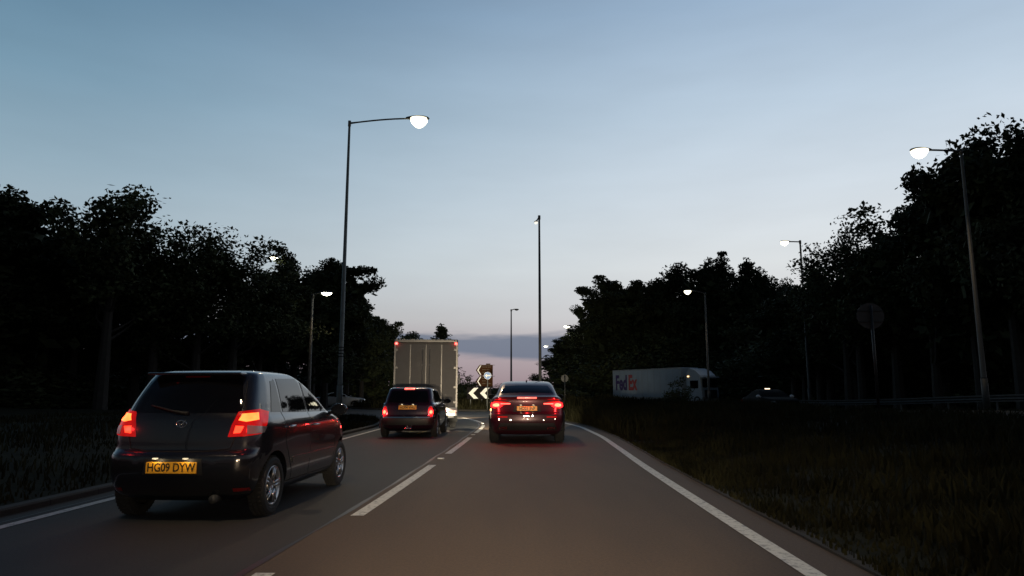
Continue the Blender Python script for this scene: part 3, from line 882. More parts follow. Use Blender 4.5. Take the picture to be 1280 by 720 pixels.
def brown_sign():
    Y = 53.5
    t0 = at(605, 456, Y); bt = at(605, 484, Y)
    gz = island_z(math.hypot(t0.x - CX, Y - CY))
    t = empty('direction_sign', (t0.x, Y, gz), 0, 'brown two-panel direction sign with left arrow ends above the chevron board', 'road sign')
    zt = t0.z - gz; zb = bt.z - gz; Hh = (zt - zb)
    x0, x1 = -.62, .68
    for i in range(2):
        a = zt - i * Hh / 2; b = a - Hh / 2 + .03; m = (a + b) / 2
        P = [(x0, m), (x0 + .28, a), (x1, a), (x1, b), (x0 + .28, b)]
        n = 5
        pn = from_data('panel', [(x, -.02, z) for x, z in P] + [(x, .02, z) for x, z in P],
                  [tuple(range(n)), tuple(range(2 * n - 1, n - 1, -1))] + [(k, (k + 1) % n, n + (k + 1) % n, n + k) for k in range(n)], M['sign_brown'], t)
        A = [(x0 + .10, m), (x0 + .34, a - .05), (x0 + .42, a - .05), (x0 + .2, m), (x0 + .42, b + .05), (x0 + .34, b + .05)]
        from_data('arrow_border', [(x, -.026, z) for x, z in A], [(0, 1, 2, 3), (0, 3, 4, 5)], M['reflector_white'], pn)
        bm = bmesh.new()
        add_box(bm, (x1 / 2, -.024, a - .02), (1.0, .006, .03)); 
        from_bm('border', bm, M['cream'], pn)
        # rows of lettering too small to read
        bm = bmesh.new(); rr_ = random.Random(5 + i)
        for row in range(3):
            zc = a - .17 - row * .2
            x = -.12
            for wd in range(rr_.choice((1, 2))):
                wl = rr_.uniform(.2, .42)
                k = x
                while k < x + wl and k < x1 - .12:
                    add_box(bm, (k, -.024, zc), (.028, .006, rr_.choice((.05, .08)))); k += .048
                x += wl + .08
        from_bm('lettering', bm, M['cream'], pn)
    box('tab', (.32, 0, zt + .05), (.34, .03, .09), M['sign_brown'], t, .005)
    for sx in (-.15, .5):
        bm = bmesh.new(); add_tube(bm, [(sx, .06, 0), (sx, .06, zt)], .045, 10); from_bm('post', bm, M['galv'], t, True)
brown_sign()
def disc(bm, r, y0, y1, z, n=40, cx=0):
    a = [bm.verts.new((cx + r * math.cos(2 * PI * k / n), y0, z + r * math.sin(2 * PI * k / n))) for k in range(n)]
    b = [bm.verts.new((cx + r * math.cos(2 * PI * k / n), y1, z + r * math.sin(2 * PI * k / n))) for k in range(n)]
    bm.faces.new(a); bm.faces.new(b[::-1])
    for k in range(n): bm.faces.new((a[k], b[k], b[(k + 1) % n], a[(k + 1) % n]))
def blue_sign():
    Y = 50.9
    c = at(609.5, 469.5, Y)
    t = empty('keep_left_sign', (c.x, Y, .12), 0, 'round blue sign with a white left arrow in front of the brown direction sign', 'road sign')
    zc = c.z - .12
    bm = bmesh.new(); disc(bm, .27, -.01, .01, zc); from_bm('rim', bm, M['reflector_white'], t)
    bm = bmesh.new(); disc(bm, .25, -.014, -.0105, zc); from_bm('disc', bm, M['sign_blue'], t)
    from_data('arrow', [(-.2, -.018, zc), (-.04, -.018, zc + .15), (-.04, -.018, zc + .045), (.2, -.018, zc + .045), (.2, -.018, zc - .045), (-.04, -.018, zc - .045), (-.04, -.018, zc - .15)],
              [(0, 1, 2), (0, 2, 5), (2, 3, 4, 5), (0, 5, 6)], M['reflector_white'], t)
    bm = bmesh.new(); add_tube(bm, [(0, .05, 0), (0, .05, zc + .22)], .035, 10); from_bm('post', bm, M['galv'], t, True)
blue_sign()
def sign_back(px, py, Y, r, label, gz):
    c = at(px, py, Y)
    t = empty('round_road_sign', (c.x, Y, gz), R(-6), label, 'road sign', 'round signs seen from behind')
    zc = c.z - gz
    bm = bmesh.new(); disc(bm, r, -.006, .006, zc); from_bm('plate', bm, M['sign_back_l'] if r > .3 else M['sign_back'], t)
    bm = bmesh.new()
    for dz in (-.42 * r, .42 * r): add_box(bm, (0, -.022, zc + dz), (1.72 * r, .03, .045), .004)
    from_bm('channel_rail', bm, M['blackplastic'], t)
    bm = bmesh.new(); add_tube(bm, [(0, -.07, 0), (0, -.07, zc + r * .8)], .038, 12); from_bm('post', bm, M['blackplastic'], t, True)
sign_back(1088, 395, 19, .36, 'large round sign seen from behind on the central reserve, under the open right tree', .8)
sign_back(706, 473, 52, .27, 'small round sign seen from behind on the verge just right of the dark coupe', .2)

# guard rail right
t = empty('guard_rail', (0, 0, 0), 0, 'steel guard rail along the far side of the oncoming road at right', 'guard rail')
bm = bmesh.new()
prev = None
prof = [(-.03, .42), (.03, .47), (-.03, .54), (.03, .61), (-.03, .68), (-.03, .74)]
for i in range(52):
    y = -6 + i * 1.0
    p = verge_pt(1, 20.4, y); gz = hz_right(20.4, y)
    ring = [bm.verts.new((p[0] + a, y, gz + b)) for a, b in prof]
    if prev:
        for k in range(5): bm.faces.new((prev[k], prev[k + 1], ring[k + 1], ring[k]))
    prev = ring
rail = from_bm('rail', bm, M['dark_galv'], t)
for i in range(18):
    y = 2 + i * 2.6; p = verge_pt(1, 20.5, y)
    box('post', (p[0] + .06, y, hz_right(20.5, y) + .3), (.06, .11, .72), M['dark_galv'], t, .004)

# ------------------------------------------------------------------ vehicles
def mono(tab, col):
    return interp([(r[0], r[col]) for r in tab])

class CarBody:
    def __init__(self, tab, bow_r=.08, bow_f=.2, taper_r=.06, taper_f=.10, wheels=None, wheel_r=.3, wheel_x=None):
        self.tab = tab
        fr = [mono(tab, i) for i in range(1, 6)]
        zs = []
        for a, b in zip(tab, tab[1:]):
            n = max(2, int((b[0] - a[0]) / .022) + 1) if b[0] - a[0] > .012 else 2
            zs += [a[0] + (b[0] - a[0]) * i / n for i in range(n)]
        zs.append(tab[-1][0])
        bm = bmesh.new()
        rings = []
        ym, yM = min(r[1] for r in tab), max(r[2] for r in tab)
        for z in zs:
            yr, yf, w, rr, rf = [f(z) for f in fr]
            pts = []
            def side(y):
                t = y / yM if y > 0 else -y / (-ym)
                return 1 - (taper_f if y > 0 else taper_r) * max(0, (t - .35) / .65) ** 2
            wr = w * side(yr); wf = w * side(yf)
            rr = min(rr, wr * .9, (yf - yr) * .4); rf = min(rf, wf * .9, (yf - yr) * .4)
            nr, nc, nsd = 12, 7, 26
            for i in range(nr + 1):
                x = -(wr - rr) + 2 * (wr - rr) * i / nr
                pts.append((x, yr + bow_r * (x / wr) ** 2))
            b0 = bow_r * ((wr - rr) / wr) ** 2
            for i in range(1, nc):
                a = PI / 2 * i / nc
                pts.append(((wr - rr) + rr * math.sin(a), yr + b0 + rr * (1 - math.cos(a))))
            ya, yb = yr + b0 + rr, yf - bow_f * ((wf - rf) / wf) ** 2 - rf
            for i in range(nsd + 1):
                y = ya + (yb - ya) * i / nsd
                # blend of plan taper with the exact corner widths
                pts.append((w * side(y) if 0 < i < nsd else (wr if i == 0 else wf), y))
            bf = bow_f * ((wf - rf) / wf) ** 2
            for i in range(1, nc):
                a = PI / 2 * i / nc
                pts.append(((wf - rf) + rf * math.cos(a), yb + rf * math.sin(a)))
            for i in range(nr + 1):
                x = (wf - rf) - 2 * (wf - rf) * i / nr
                pts.append((x, yf - bow_f * (x / wf) ** 2))
            half = len(pts)
            # mirror the side+corners for the left
            left = []
            for i in range(1, nc):
                a = PI / 2 * i / nc
                left.append((-((wf - rf) + rf * math.sin(a)), yb + rf * math.cos(a)))
            for i in range(nsd + 1):
                y = yb + (ya - yb) * i / nsd
                left.append((-(w * side(y) if 0 < i < nsd else (wf if i == 0 else wr)), y))
            for i in range(1, nc):
                a = PI / 2 * i / nc
                left.append((-((wr - rr) + rr * math.cos(a)), yr + b0 + rr * (1 - math.sin(a))))
            rings.append([bm.verts.new((p[0], p[1], z)) for p in pts + left])
        for a, b in zip(rings, rings[1:]):
            n = len(a)
            for k in range(n):
                bm.faces.new((a[k], a[(k + 1) % n], b[(k + 1) % n], b[k]))
        bm.faces.new(rings[0][::-1]); bm.faces.new(rings[-1])
        bmesh.ops.recalc_face_normals(bm, faces=bm.faces)
        me = bpy.data.meshes.new('body'); bm.to_mesh(me); bm.free()
        # wheel housings
        if wheels:
            cb = bmesh.new()
            wmax = max(r[3] for r in tab)
            for y in wheels:
                for s in (-1, 1):
                    r = bmesh.ops.create_cone(cb, cap_ends=True, segments=40, radius1=wheel_r + .055, radius2=wheel_r + .055, depth=.5)
                    bmesh.ops.rotate(cb, cent=(0, 0, 0), matrix=Matrix.Rotation(PI / 2, 3, 'Y'), verts=r['verts'])
                    bmesh.ops.translate(cb, vec=(s * (wmax - .03), y, wheel_r + .01), verts=r['verts'])
            cm = bpy.data.meshes.new('cut'); cb.to_mesh(cm); cb.free()
            o1 = bpy.data.objects.new('tmp_a', me); o2 = bpy.data.objects.new('tmp_b', cm)
            COL.objects.link(o1); COL.objects.link(o2)
            md = o1.modifiers.new('b', 'BOOLEAN'); md.operation = 'DIFFERENCE'; md.object = o2; md.solver = 'EXACT'
            dg = bpy.context.evaluated_depsgraph_get(); dg.update()
            me2 = bpy.data.meshes.new_from_object(o1.evaluated_get(dg))
            bpy.data.objects.remove(o1); bpy.data.objects.remove(o2)
            me = me2
        self.me = me
        b2 = bmesh.new(); b2.from_mesh(me)
        bmesh.ops.triangulate(b2, faces=b2.faces)
        self.bvh = BVHTree.FromBMesh(b2); b2.free()
    def hit(self, p, d):
        p = Vector(p); d = Vector(d).normalized()
        o = p - d * (p.dot(d) + 6)
        r = self.bvh.ray_cast(o, d)
        if r[0] is None:
            q = self.bvh.find_nearest(p)
            return q[0]
        return r[0]
    def patch(self, name, pts, d, m, parent, off=.004, thick=.01, res=.07, smooth=True):
        """drop an outline onto the body along d and give it thickness"""
        d = Vector(d).normalized()
        up = Vector((0, 0, 1)); u = d.cross(up)
        if u.length < .1: u = Vector((1, 0, 0))
        u.normalize(); w = u.cross(d)
        P2 = [Vector((Vector(p).dot(u), Vector(p).dot(w), 0)) for p in pts]
        tris = tessellate_polygon([P2])
        bm = bmesh.new()
        vs = [bm.verts.new(p) for p in P2]
        for t in tris:
            try: bm.faces.new([vs[i] for i in t])
            except ValueError: pass
        for _ in range(7):
            es = [e for e in bm.edges if e.calc_length() > res]
            if not es: break
            bmesh.ops.subdivide_edges(bm, edges=es, cuts=1)
            bmesh.ops.triangulate(bm, faces=[f for f in bm.faces if len(f.verts) > 3])
        bm.verts.index_update()
        n = len(bm.verts)
        top = []; bot = []
        for v in bm.verts:
            p = u * v.co.x + w * v.co.y
            h = self.hit(p + d * -0.0, d)
            top.append(h - d * off); bot.append(h + d * thick)
        faces = []
        for f in bm.faces:
            idx = [v.index for v in f.verts]
            faces.append(idx); faces.append([n + i for i in reversed(idx)])
        for e in bm.edges:
            if len(e.link_faces) == 1:
                a, b = e.verts[0].index, e.verts[1].index
                faces.append((a, b, n + b, n + a))
        bm.free()
        o = from_data(name, top + bot, faces, m, parent, False)
        b3 = bmesh.new(); b3.from_mesh(o.data); bmesh.ops.recalc_face_normals(b3, faces=b3.faces)
        for f in b3.faces: f.smooth = True
        for e in b3.edges:
            if len(e.link_faces) == 2 and e.calc_face_angle(0) > .6: e.smooth = False
        b3.to_mesh(o.data); b3.free()
        return o
    def strip(self, name, pts, d, width, m, parent, off=.0025):
        """thin line (panel gap, trim) following the body"""
        d = Vector(d).normalized()
        bm = bmesh.new(); prev = None
        P = []
        for a, b in zip(pts, pts[1:]):
            a = Vector(a); b = Vector(b); n = max(1, int((b - a).length / .05))
            P += [a + (b - a) * i / n for i in range(n)]
        P.append(Vector(pts[-1]))
        for i, p in enumerate(P):
            t = (P[min(i + 1, len(P) - 1)] - P[max(i - 1, 0)]).normalized()
            s = t.cross(d).normalized() * width / 2
            q = [bm.verts.new(self.hit(p + s, d) - d * off), bm.verts.new(self.hit(p - s, d) - d * off)]
            if prev: bm.faces.new((prev[0], prev[1], q[1], q[0]))
            prev = q
        return from_bm(name, bm, m, parent, True)

def mir(pts): return [(-p[0], p[1], p[2]) for p in pts]

def wheel_proto(radius, width, rim_r, spokes, parent, x, y, side, alloy):
    """side=+1: outer face towards +x"""
    w = empty('wheel', (x, y, radius)); w.parent = parent; w.rotation_euler = (random.uniform(0, 1), 0, 0)
    hw = width / 2
    bm = bmesh.new()
    lathe(bm, [(-hw * .8, rim_r), (-hw, rim_r + .03), (-hw, radius - .03), (-hw * .8, radius - .006), (-hw * .3, radius), (hw * .3, radius), (hw * .8, radius - .006), (hw, radius - .03), (hw, rim_r + .03), (hw * .8, rim_r)], 44)
    for k in range(44):   # tread blocks
        a = 2 * PI * k / 44
        for xx in (-hw * .55, 0, hw * .55):
            add_box(bm, (xx, (radius + .001) * math.cos(a), (radius + .001) * math.sin(a)), (hw * .42, .012, .02), 0, Matrix.Rotation(0, 3, 'X'))
    from_bm('tyre', bm, M['rubber'], w, False)
    bm = bmesh.new()
    s = side
    lathe(bm, [(-hw * .8, rim_r + .004), (s * hw * .2, rim_r - .02), (s * hw * .85, rim_r + .004), (s * hw * .9, rim_r - .012), (s * hw * .6, rim_r - .03), (s * hw * .5, rim_r - .035)], 44)
    lathe(bm, [(s * hw * .3, .01), (s * hw * .75, .01), (s * hw * .78, .05), (s * hw * .62, .075), (s * hw * .3, .08)], 24)
    for k in range(spokes):
        a = 2 * PI * k / spokes
        for da in (-.13, .13):
            aa = a + da
            bb = a + da * .55
            p0 = Vector((s * hw * .66, .06 * math.cos(a + da * 2), .06 * math.sin(a + da * 2))); p1 = Vector((s * hw * .72, (rim_r - .02) * math.cos(aa), (rim_r - .02) * math.sin(aa)))
            add_tube(bm, [p0, (p0 + p1) / 2 + Vector((s * .008, 0, 0)), p1], [.022, .016, .018], 6)
    from_bm('rim', bm, alloy, w, True)
    bm = bmesh.new(); lathe(bm, [(-.01, .02), (-.01, rim_r * .75), (.01, rim_r * .75), (.01, .02)], 32)
    from_bm('brake_disc', bm, M['dark_galv'], w)
    return w

def number_plate(body, text, x, z, width, parent, d=(0, 1, 0), ref=None, lamps=True, power=1.2, h=.112):
    y = body.hit((x, -3, z), d).y - .02
    p = box('number_plate', (x, y, z), (width, .012, h), M['plate_y'], parent, .004)
    text_obj('plate_text', text, h * 1.02, M['plate_t'], p, (x, y - .0075, z), (PI / 2, 0, 0), .0008, .0016, (width * .86) / (len(text) * h * .60))
    if lamps:
        for sx in (-.16, .16):
            box('plate_lamp', (x + sx, y - .03, z + h / 2 + .035), (.05, .03, .012), M['plate_lamp'], parent, .003)
            ld = bpy.data.lights.new('plate_light', 'POINT'); ld.energy = power; ld.color = (1, .78, .45); ld.shadow_soft_size = .012
            lo = bpy.data.objects.new('plate_light', ld); COL.objects.link(lo); lo.parent = parent
            lo.location = (x + sx, y - .055, z + h / 2 + .022)
    return p

def handle(body, p, d, parent, m):
    h = body.hit(p, d); s = 1 if d[0] < 0 else -1
    bm = bmesh.new()
    add_tube(bm, [(h.x - s * .005, h.y - .085, h.z), (h.x + s * .035, h.y - .065, h.z + .004), (h.x + s * .038, h.y + .05, h.z + .006), (h.x - s * .005, h.y + .085, h.z + .006)], [.012, .013, .013, .011], 8)
    return from_bm('door_handle', bm, m, parent, True)

def mirror(body, p, s, parent, m):
    bm = bmesh.new()
    bmesh.ops.create_uvsphere(bm, u_segments=16, v_segments=10, radius=1)
    bmesh.ops.scale(bm, vec=(.12, .085, .078), verts=bm.verts)
    for v in bm.verts:
        if v.co.y < -.03: v.co.y = -.03
    bmesh.ops.translate(bm, vec=(p[0] + s * .14, p[1], p[2] + .02), verts=bm.verts)
    add_tube(bm, [(p[0] - s * .02, p[1] + .03, p[2] - .03), (p[0] + s * .08, p[1] + .01, p[2] - .01)], [.03, .025], 8)
    o = from_bm('wing_mirror', bm, m, parent, True)
    bm = bmesh.new()
    a = [bm.verts.new((p[0] + s * .14 + .10 * math.cos(q) , p[1] - .033, p[2] + .02 + .062 * math.sin(q))) for q in [2 * PI * k / 20 for k in range(20)]]
    bm.faces.new(a)
    from_bm('mirror_glass', bm, M['glass'], o)
    return o

def arch_lip(parent, x, y, r, side, m):
    bm = bmesh.new()
    pts = [(x, y + (r + .058) * math.cos(a), r + .01 + (r + .058) * math.sin(a)) for a in [PI * (-.05 + 1.1 * k / 24) for k in range(25)]]
    add_tube(bm, pts, .014, 6)
    return from_bm('arch_trim', bm, m, parent, True)

def redlight(parent, x, y, z, power):
    ld = bpy.data.lights.new('brake_glow', 'POINT'); ld.energy = power; ld.color = (1, .03, .03); ld.shadow_soft_size = .03
    o = bpy.data.objects.new('brake_glow', ld); COL.objects.link(o); o.parent = parent; o.location = (x, y, z)
def beam(parent, x, y, z, power, spread=70, tilt=4, yaw=0, col=(1, .86, .62), name='headlight_beam', blend=.7, size=.06):
    ld = bpy.data.lights.new(name, 'SPOT'); ld.energy = power; ld.color = col; ld.spot_size = R(spread); ld.spot_blend = blend; ld.shadow_soft_size = size
    o = bpy.data.objects.new(name, ld); COL.objects.link(o)
    if parent: o.parent = parent
    o.location = (x, y, z); o.rotation_euler = (R(90 - tilt), 0, R(yaw))
    return o

# ---- small five-door hatchback, nearest on the left
def hatchback():
    tab = [(.20, -1.66, 1.66, .70, .2, .3), (.27, -1.78, 1.78, .79, .2, .35), (.40, -1.86, 1.87, .835, .22, .4), (.53, -1.885, 1.89, .845, .22, .42), (.64, -1.88, 1.87, .848, .22, .42),
           (.68, -1.85, 1.85, .848, .22, .42), (.71, -1.80, 1.82, .848, .2, .4), (.80, -1.79, 1.72, .848, .2, .4), (.90, -1.775, 1.52, .845, .2, .36), (.97, -1.76, 1.25, .83, .2, .3),
           (1.01, -1.75, 1.02, .812, .2, .26), (1.05, -1.735, .90, .785, .2, .24), (1.20, -1.66, .60, .735, .2, .2), (1.34, -1.57, .32, .685, .2, .2), (1.43, -1.50, .08, .645, .18, .2),
           (1.485, -1.45, -.10, .605, .18, .2), (1.512, -1.34, -.25, .53, .2, .2), (1.528, -1.1, -.45, .40, .2, .2), (1.535, -.85, -.65, .2, .1, .1)]
    WR = .30
    b = CarBody(tab, bow_r=.10, bow_f=.25, wheels=(-1.25, 1.2), wheel_r=WR, taper_r=.06)
    rz = R(-2.6)
    t = empty('hatchback_car', (-3.27, 8.93, 0), rz, 'black five-door hatchback in the left lane, nearest car, with alloy wheels', 'car')
    body = link_mesh('body', b.me, M['black_paint'], t)
    finish_body(body)
    G = M['glass']
    b.patch('rear_window', [(-.60, -1.8, 1.075), (.60, -1.8, 1.075), (.585, -1.7, 1.2), (.53, -1.6, 1.35), (.49, -1.5, 1.425), (-.49, -1.5, 1.425), (-.53, -1.6, 1.35), (-.585, -1.7, 1.2)], (0, 1, 0), G, t)
    b.patch('windscreen', [(-.62, 1, 1.06), (.62, 1, 1.06), (.52, .2, 1.42), (-.52, .2, 1.42)], (0, -1, 0), G, t)
    for s, mm in ((1, lambda p: p), (-1, mir)):
        d = (-s, 0, -.0)
        b.patch('rear_quarter_window', mm([(.8, -1.28, 1.075), (.8, -1.02, 1.07), (.8, -.98, 1.42), (.8, -1.1, 1.405)]), d, G, t)
        b.patch('rear_door_window', mm([(.8, -.97, 1.065), (.8, -.22, 1.05), (.8, -.24, 1.45), (.8, -.92, 1.435)]), d, G, t)
        b.patch('front_door_window', mm([(.8, -.14, 1.05), (.8, .80, 1.04), (.8, .70, 1.10), (.8, .40, 1.28), (.8, .14, 1.405), (.8, -.16, 1.452)]), d, G, t)
        # door gaps
        b.strip('door_gap', mm([(.85, -.18, 1.46), (.85, -.18, .36), (.85, -.12, .30)]), d, .009, M['gapline'], t)
        b.strip('door_gap', mm([(.85, -1.0, 1.43), (.85, -1.02, 1.05), (.85, -.98, .72), (.85, -.78, .42), (.85, -.74, .30)]), d, .009, M['gapline'], t)
        b.strip('door_gap', mm([(.85, .85, 1.02), (.85, .83, .6), (.85, .80, .32)]), d, .009, M['gapline'], t)
        b.strip('sill_gap', mm([(.85, -.85, .30), (.85, .80, .30)]), d, .009, M['gapline'], t)
        b.patch('side_moulding', mm([(.85, -.80, .50), (.85, .78, .50), (.85, .78, .56), (.85, -.80, .56)]), d, M['black_paint'], t, .014, .01)
        handle(b, mm([(.85, -.86, .90)])[0], d, t, M['chrome'])
        handle(b, mm([(.85, -.02, .885)])[0], d, t, M['chrome'])
        mirror(b, (s * .80, .68, 1.04), s, t, M['black_paint'])
        # tail lamp cluster wrapped round the corner
        da = (-s * math.sin(R(38)), math.cos(R(38)), 0)
        lens = b.patch('tail_light', mm([(.565, -1.83, .835), (.60, -1.82, .95), (.67, -1.8, 1.085), (.80, -1.60, 1.11), (.825, -1.42, 1.08), (.83, -1.50, .95), (.82, -1.62, .86), (.72, -1.78, .84)]), da, M['tail'], t, .012, .01, .05)
        redlight(t, s * .80, -1.90, .98, 1.6)
        b.patch('brake_lamp', mm([(.655, -1.79, 1.00), (.70, -1.78, 1.065), (.795, -1.62, 1.075), (.79, -1.62, 1.005), (.72, -1.76, .985)]), da, M['brake'], lens, .018, .002, .04)
        b.patch('tail_lamp', mm([(.61, -1.81, .87), (.63, -1.80, .945), (.70, -1.77, .94), (.675, -1.79, .875)]), da, M['brake2'], lens, .018, .002, .04)
        b.patch('reversing_lens', mm([(.73, -1.76, .86), (.82, -1.55, .87), (.825, -1.5, .93), (.73, -1.76, .95)]), da, M['clear'], lens, .018, .002, .04)
        b.patch('bumper_reflector', mm([(.60, -1.9, .30), (.74, -1.85, .30), (.74, -1.85, .335), (.60, -1.9, .335)]), (0, 1, 0), M['redplastic'], t, .006, .004)
        b.patch('headlight', mm([(.62, 1.75, .66), (.82, 1.5, .68), (.80, 1.2, .86), (.66, 1.5, .8)]), (-s * .6, -.8, 0), M['clear'], t, .006, .006)
        for y, wl in ((-1.25, 'r'), (1.2, 'f')):
            wheel_proto(WR, .19, .205, 5, t, s * .735, y, s, M['alloy'])
    b.patch('rear_bumper', [(-.80, -1.8, .42), (.80, -1.8, .42), (.82, -1.8, .66), (.5, -1.8, .675), (-.5, -1.8, .675), (-.82, -1.8, .66)], (0, 1, 0), M['black_paint'], t, .012, .01)
    b.patch('number_plate_recess', [(-.32, -1.8, .47), (.32, -1.8, .47), (.30, -1.8, .63), (-.30, -1.8, .63)], (0, 1, 0), M['blackplastic'], t, .014, .002)
    for s in (-1, 1):
        b.strip('tailgate_gap', [(s * .30, -1.8, .695), (s * .54, -1.8, .72), (s * .58, -1.8, .84), (s * .64, -1.8, 1.06), (s * .55, -1.6, 1.40)], (0, 1, 0), .009, M['gapline'], t)
    b.strip('tailgate_gap', [(-.30, -1.8, .695), (.30, -1.8, .695)], (0, 1, 0), .010, M['gapline'], t)
    bm = bmesh.new(); add_box(bm, (0, -1.50, 1.475), (1.06, .16, .028), .012, None); from_bm('roof_spoiler', bm, M['black_paint'], t)
    # badge, wiper, tailgate handle, exhaust
    hy = b.hit((0, -2, .965), (0, 1, 0)).y
    bm = bmesh.new(); 
    ring = [(.055 * math.cos(a), hy - .006, .965 + .036 * math.sin(a)) for a in [2 * PI * k / 24 for k in range(25)]]
    add_tube(bm, ring, .005, 6, False)
    ring = [(.022 * math.cos(a), hy - .006, .965 + .034 * math.sin(a)) for a in [2 * PI * k / 16 for k in range(17)]]
    add_tube(bm, ring, .004, 6, False)
    ring = [(.04 * math.cos(a), hy - .006, .98 + .014 * math.sin(a)) for a in [2 * PI * k / 16 for k in range(17)]]
    add_tube(bm, ring, .004, 6, False)
    from_bm('badge', bm, M['chrome'], t, True)
    hy = b.hit((0, -2, 1.08), (0, 1, 0)).y; hy2 = b.hit((-.3, -2, 1.14), (0, 1, 0)).y
    bm = bmesh.new(); add_tube(bm, [(.05, hy - .02, 1.07), (-.1, hy - .03, 1.09), (-.38, hy2 - .02, 1.15)], [.018, .01, .007], 6); from_bm('rear_wiper', bm, M['blackplastic'], t)
    bm = bmesh.new(); add_tube(bm, [(.38, -1.45, .235), (.40, -1.72, .235), (.40, -1.80, .225)], [.05, .045, .04], 14); 
    add_tube(bm, [(-.1, -1.3, .26), (.5, -1.3, .26)], .09, 14)
    from_bm('exhaust', bm, M['dark_galv'], t, True)
    bm = bmesh.new(); add_box(bm, (0, 0, .24), (1.15, 3.1, .12), .03); from_bm('underbody', bm, M['blackplastic'], t)
    b.patch('high_brake_lens', [(-.14, -1.5, 1.438), (.14, -1.5, 1.438), (.14, -1.5, 1.455), (-.14, -1.5, 1.455)], (0, 1, 0), M['redplastic'], t, .006, .003)
    bm = bmesh.new(); add_tube(bm, [(0, .05, 1.51), (0, -.12, 1.68)], [.006, .003], 6); from_bm('aerial', bm, M['blackplastic'], t)
    number_plate(b, 'HG09 DYW', 0, .545, .54, t, power=.30)
    t.scale = (.95, 1, 1)
    return t

def finish_body(o):
    me = o.data
    bm = bmesh.new(); bm.from_mesh(me)
    for f in bm.faces: f.smooth = True
    for e in bm.edges:
        if len(e.link_faces) == 2 and e.calc_face_angle(0) > R(38): e.smooth = False
    bm.to_mesh(me); bm.free()
M['brake2'] = emit('brake_lamp_lower', (1.0, .035, .012), 4)
hatchback()

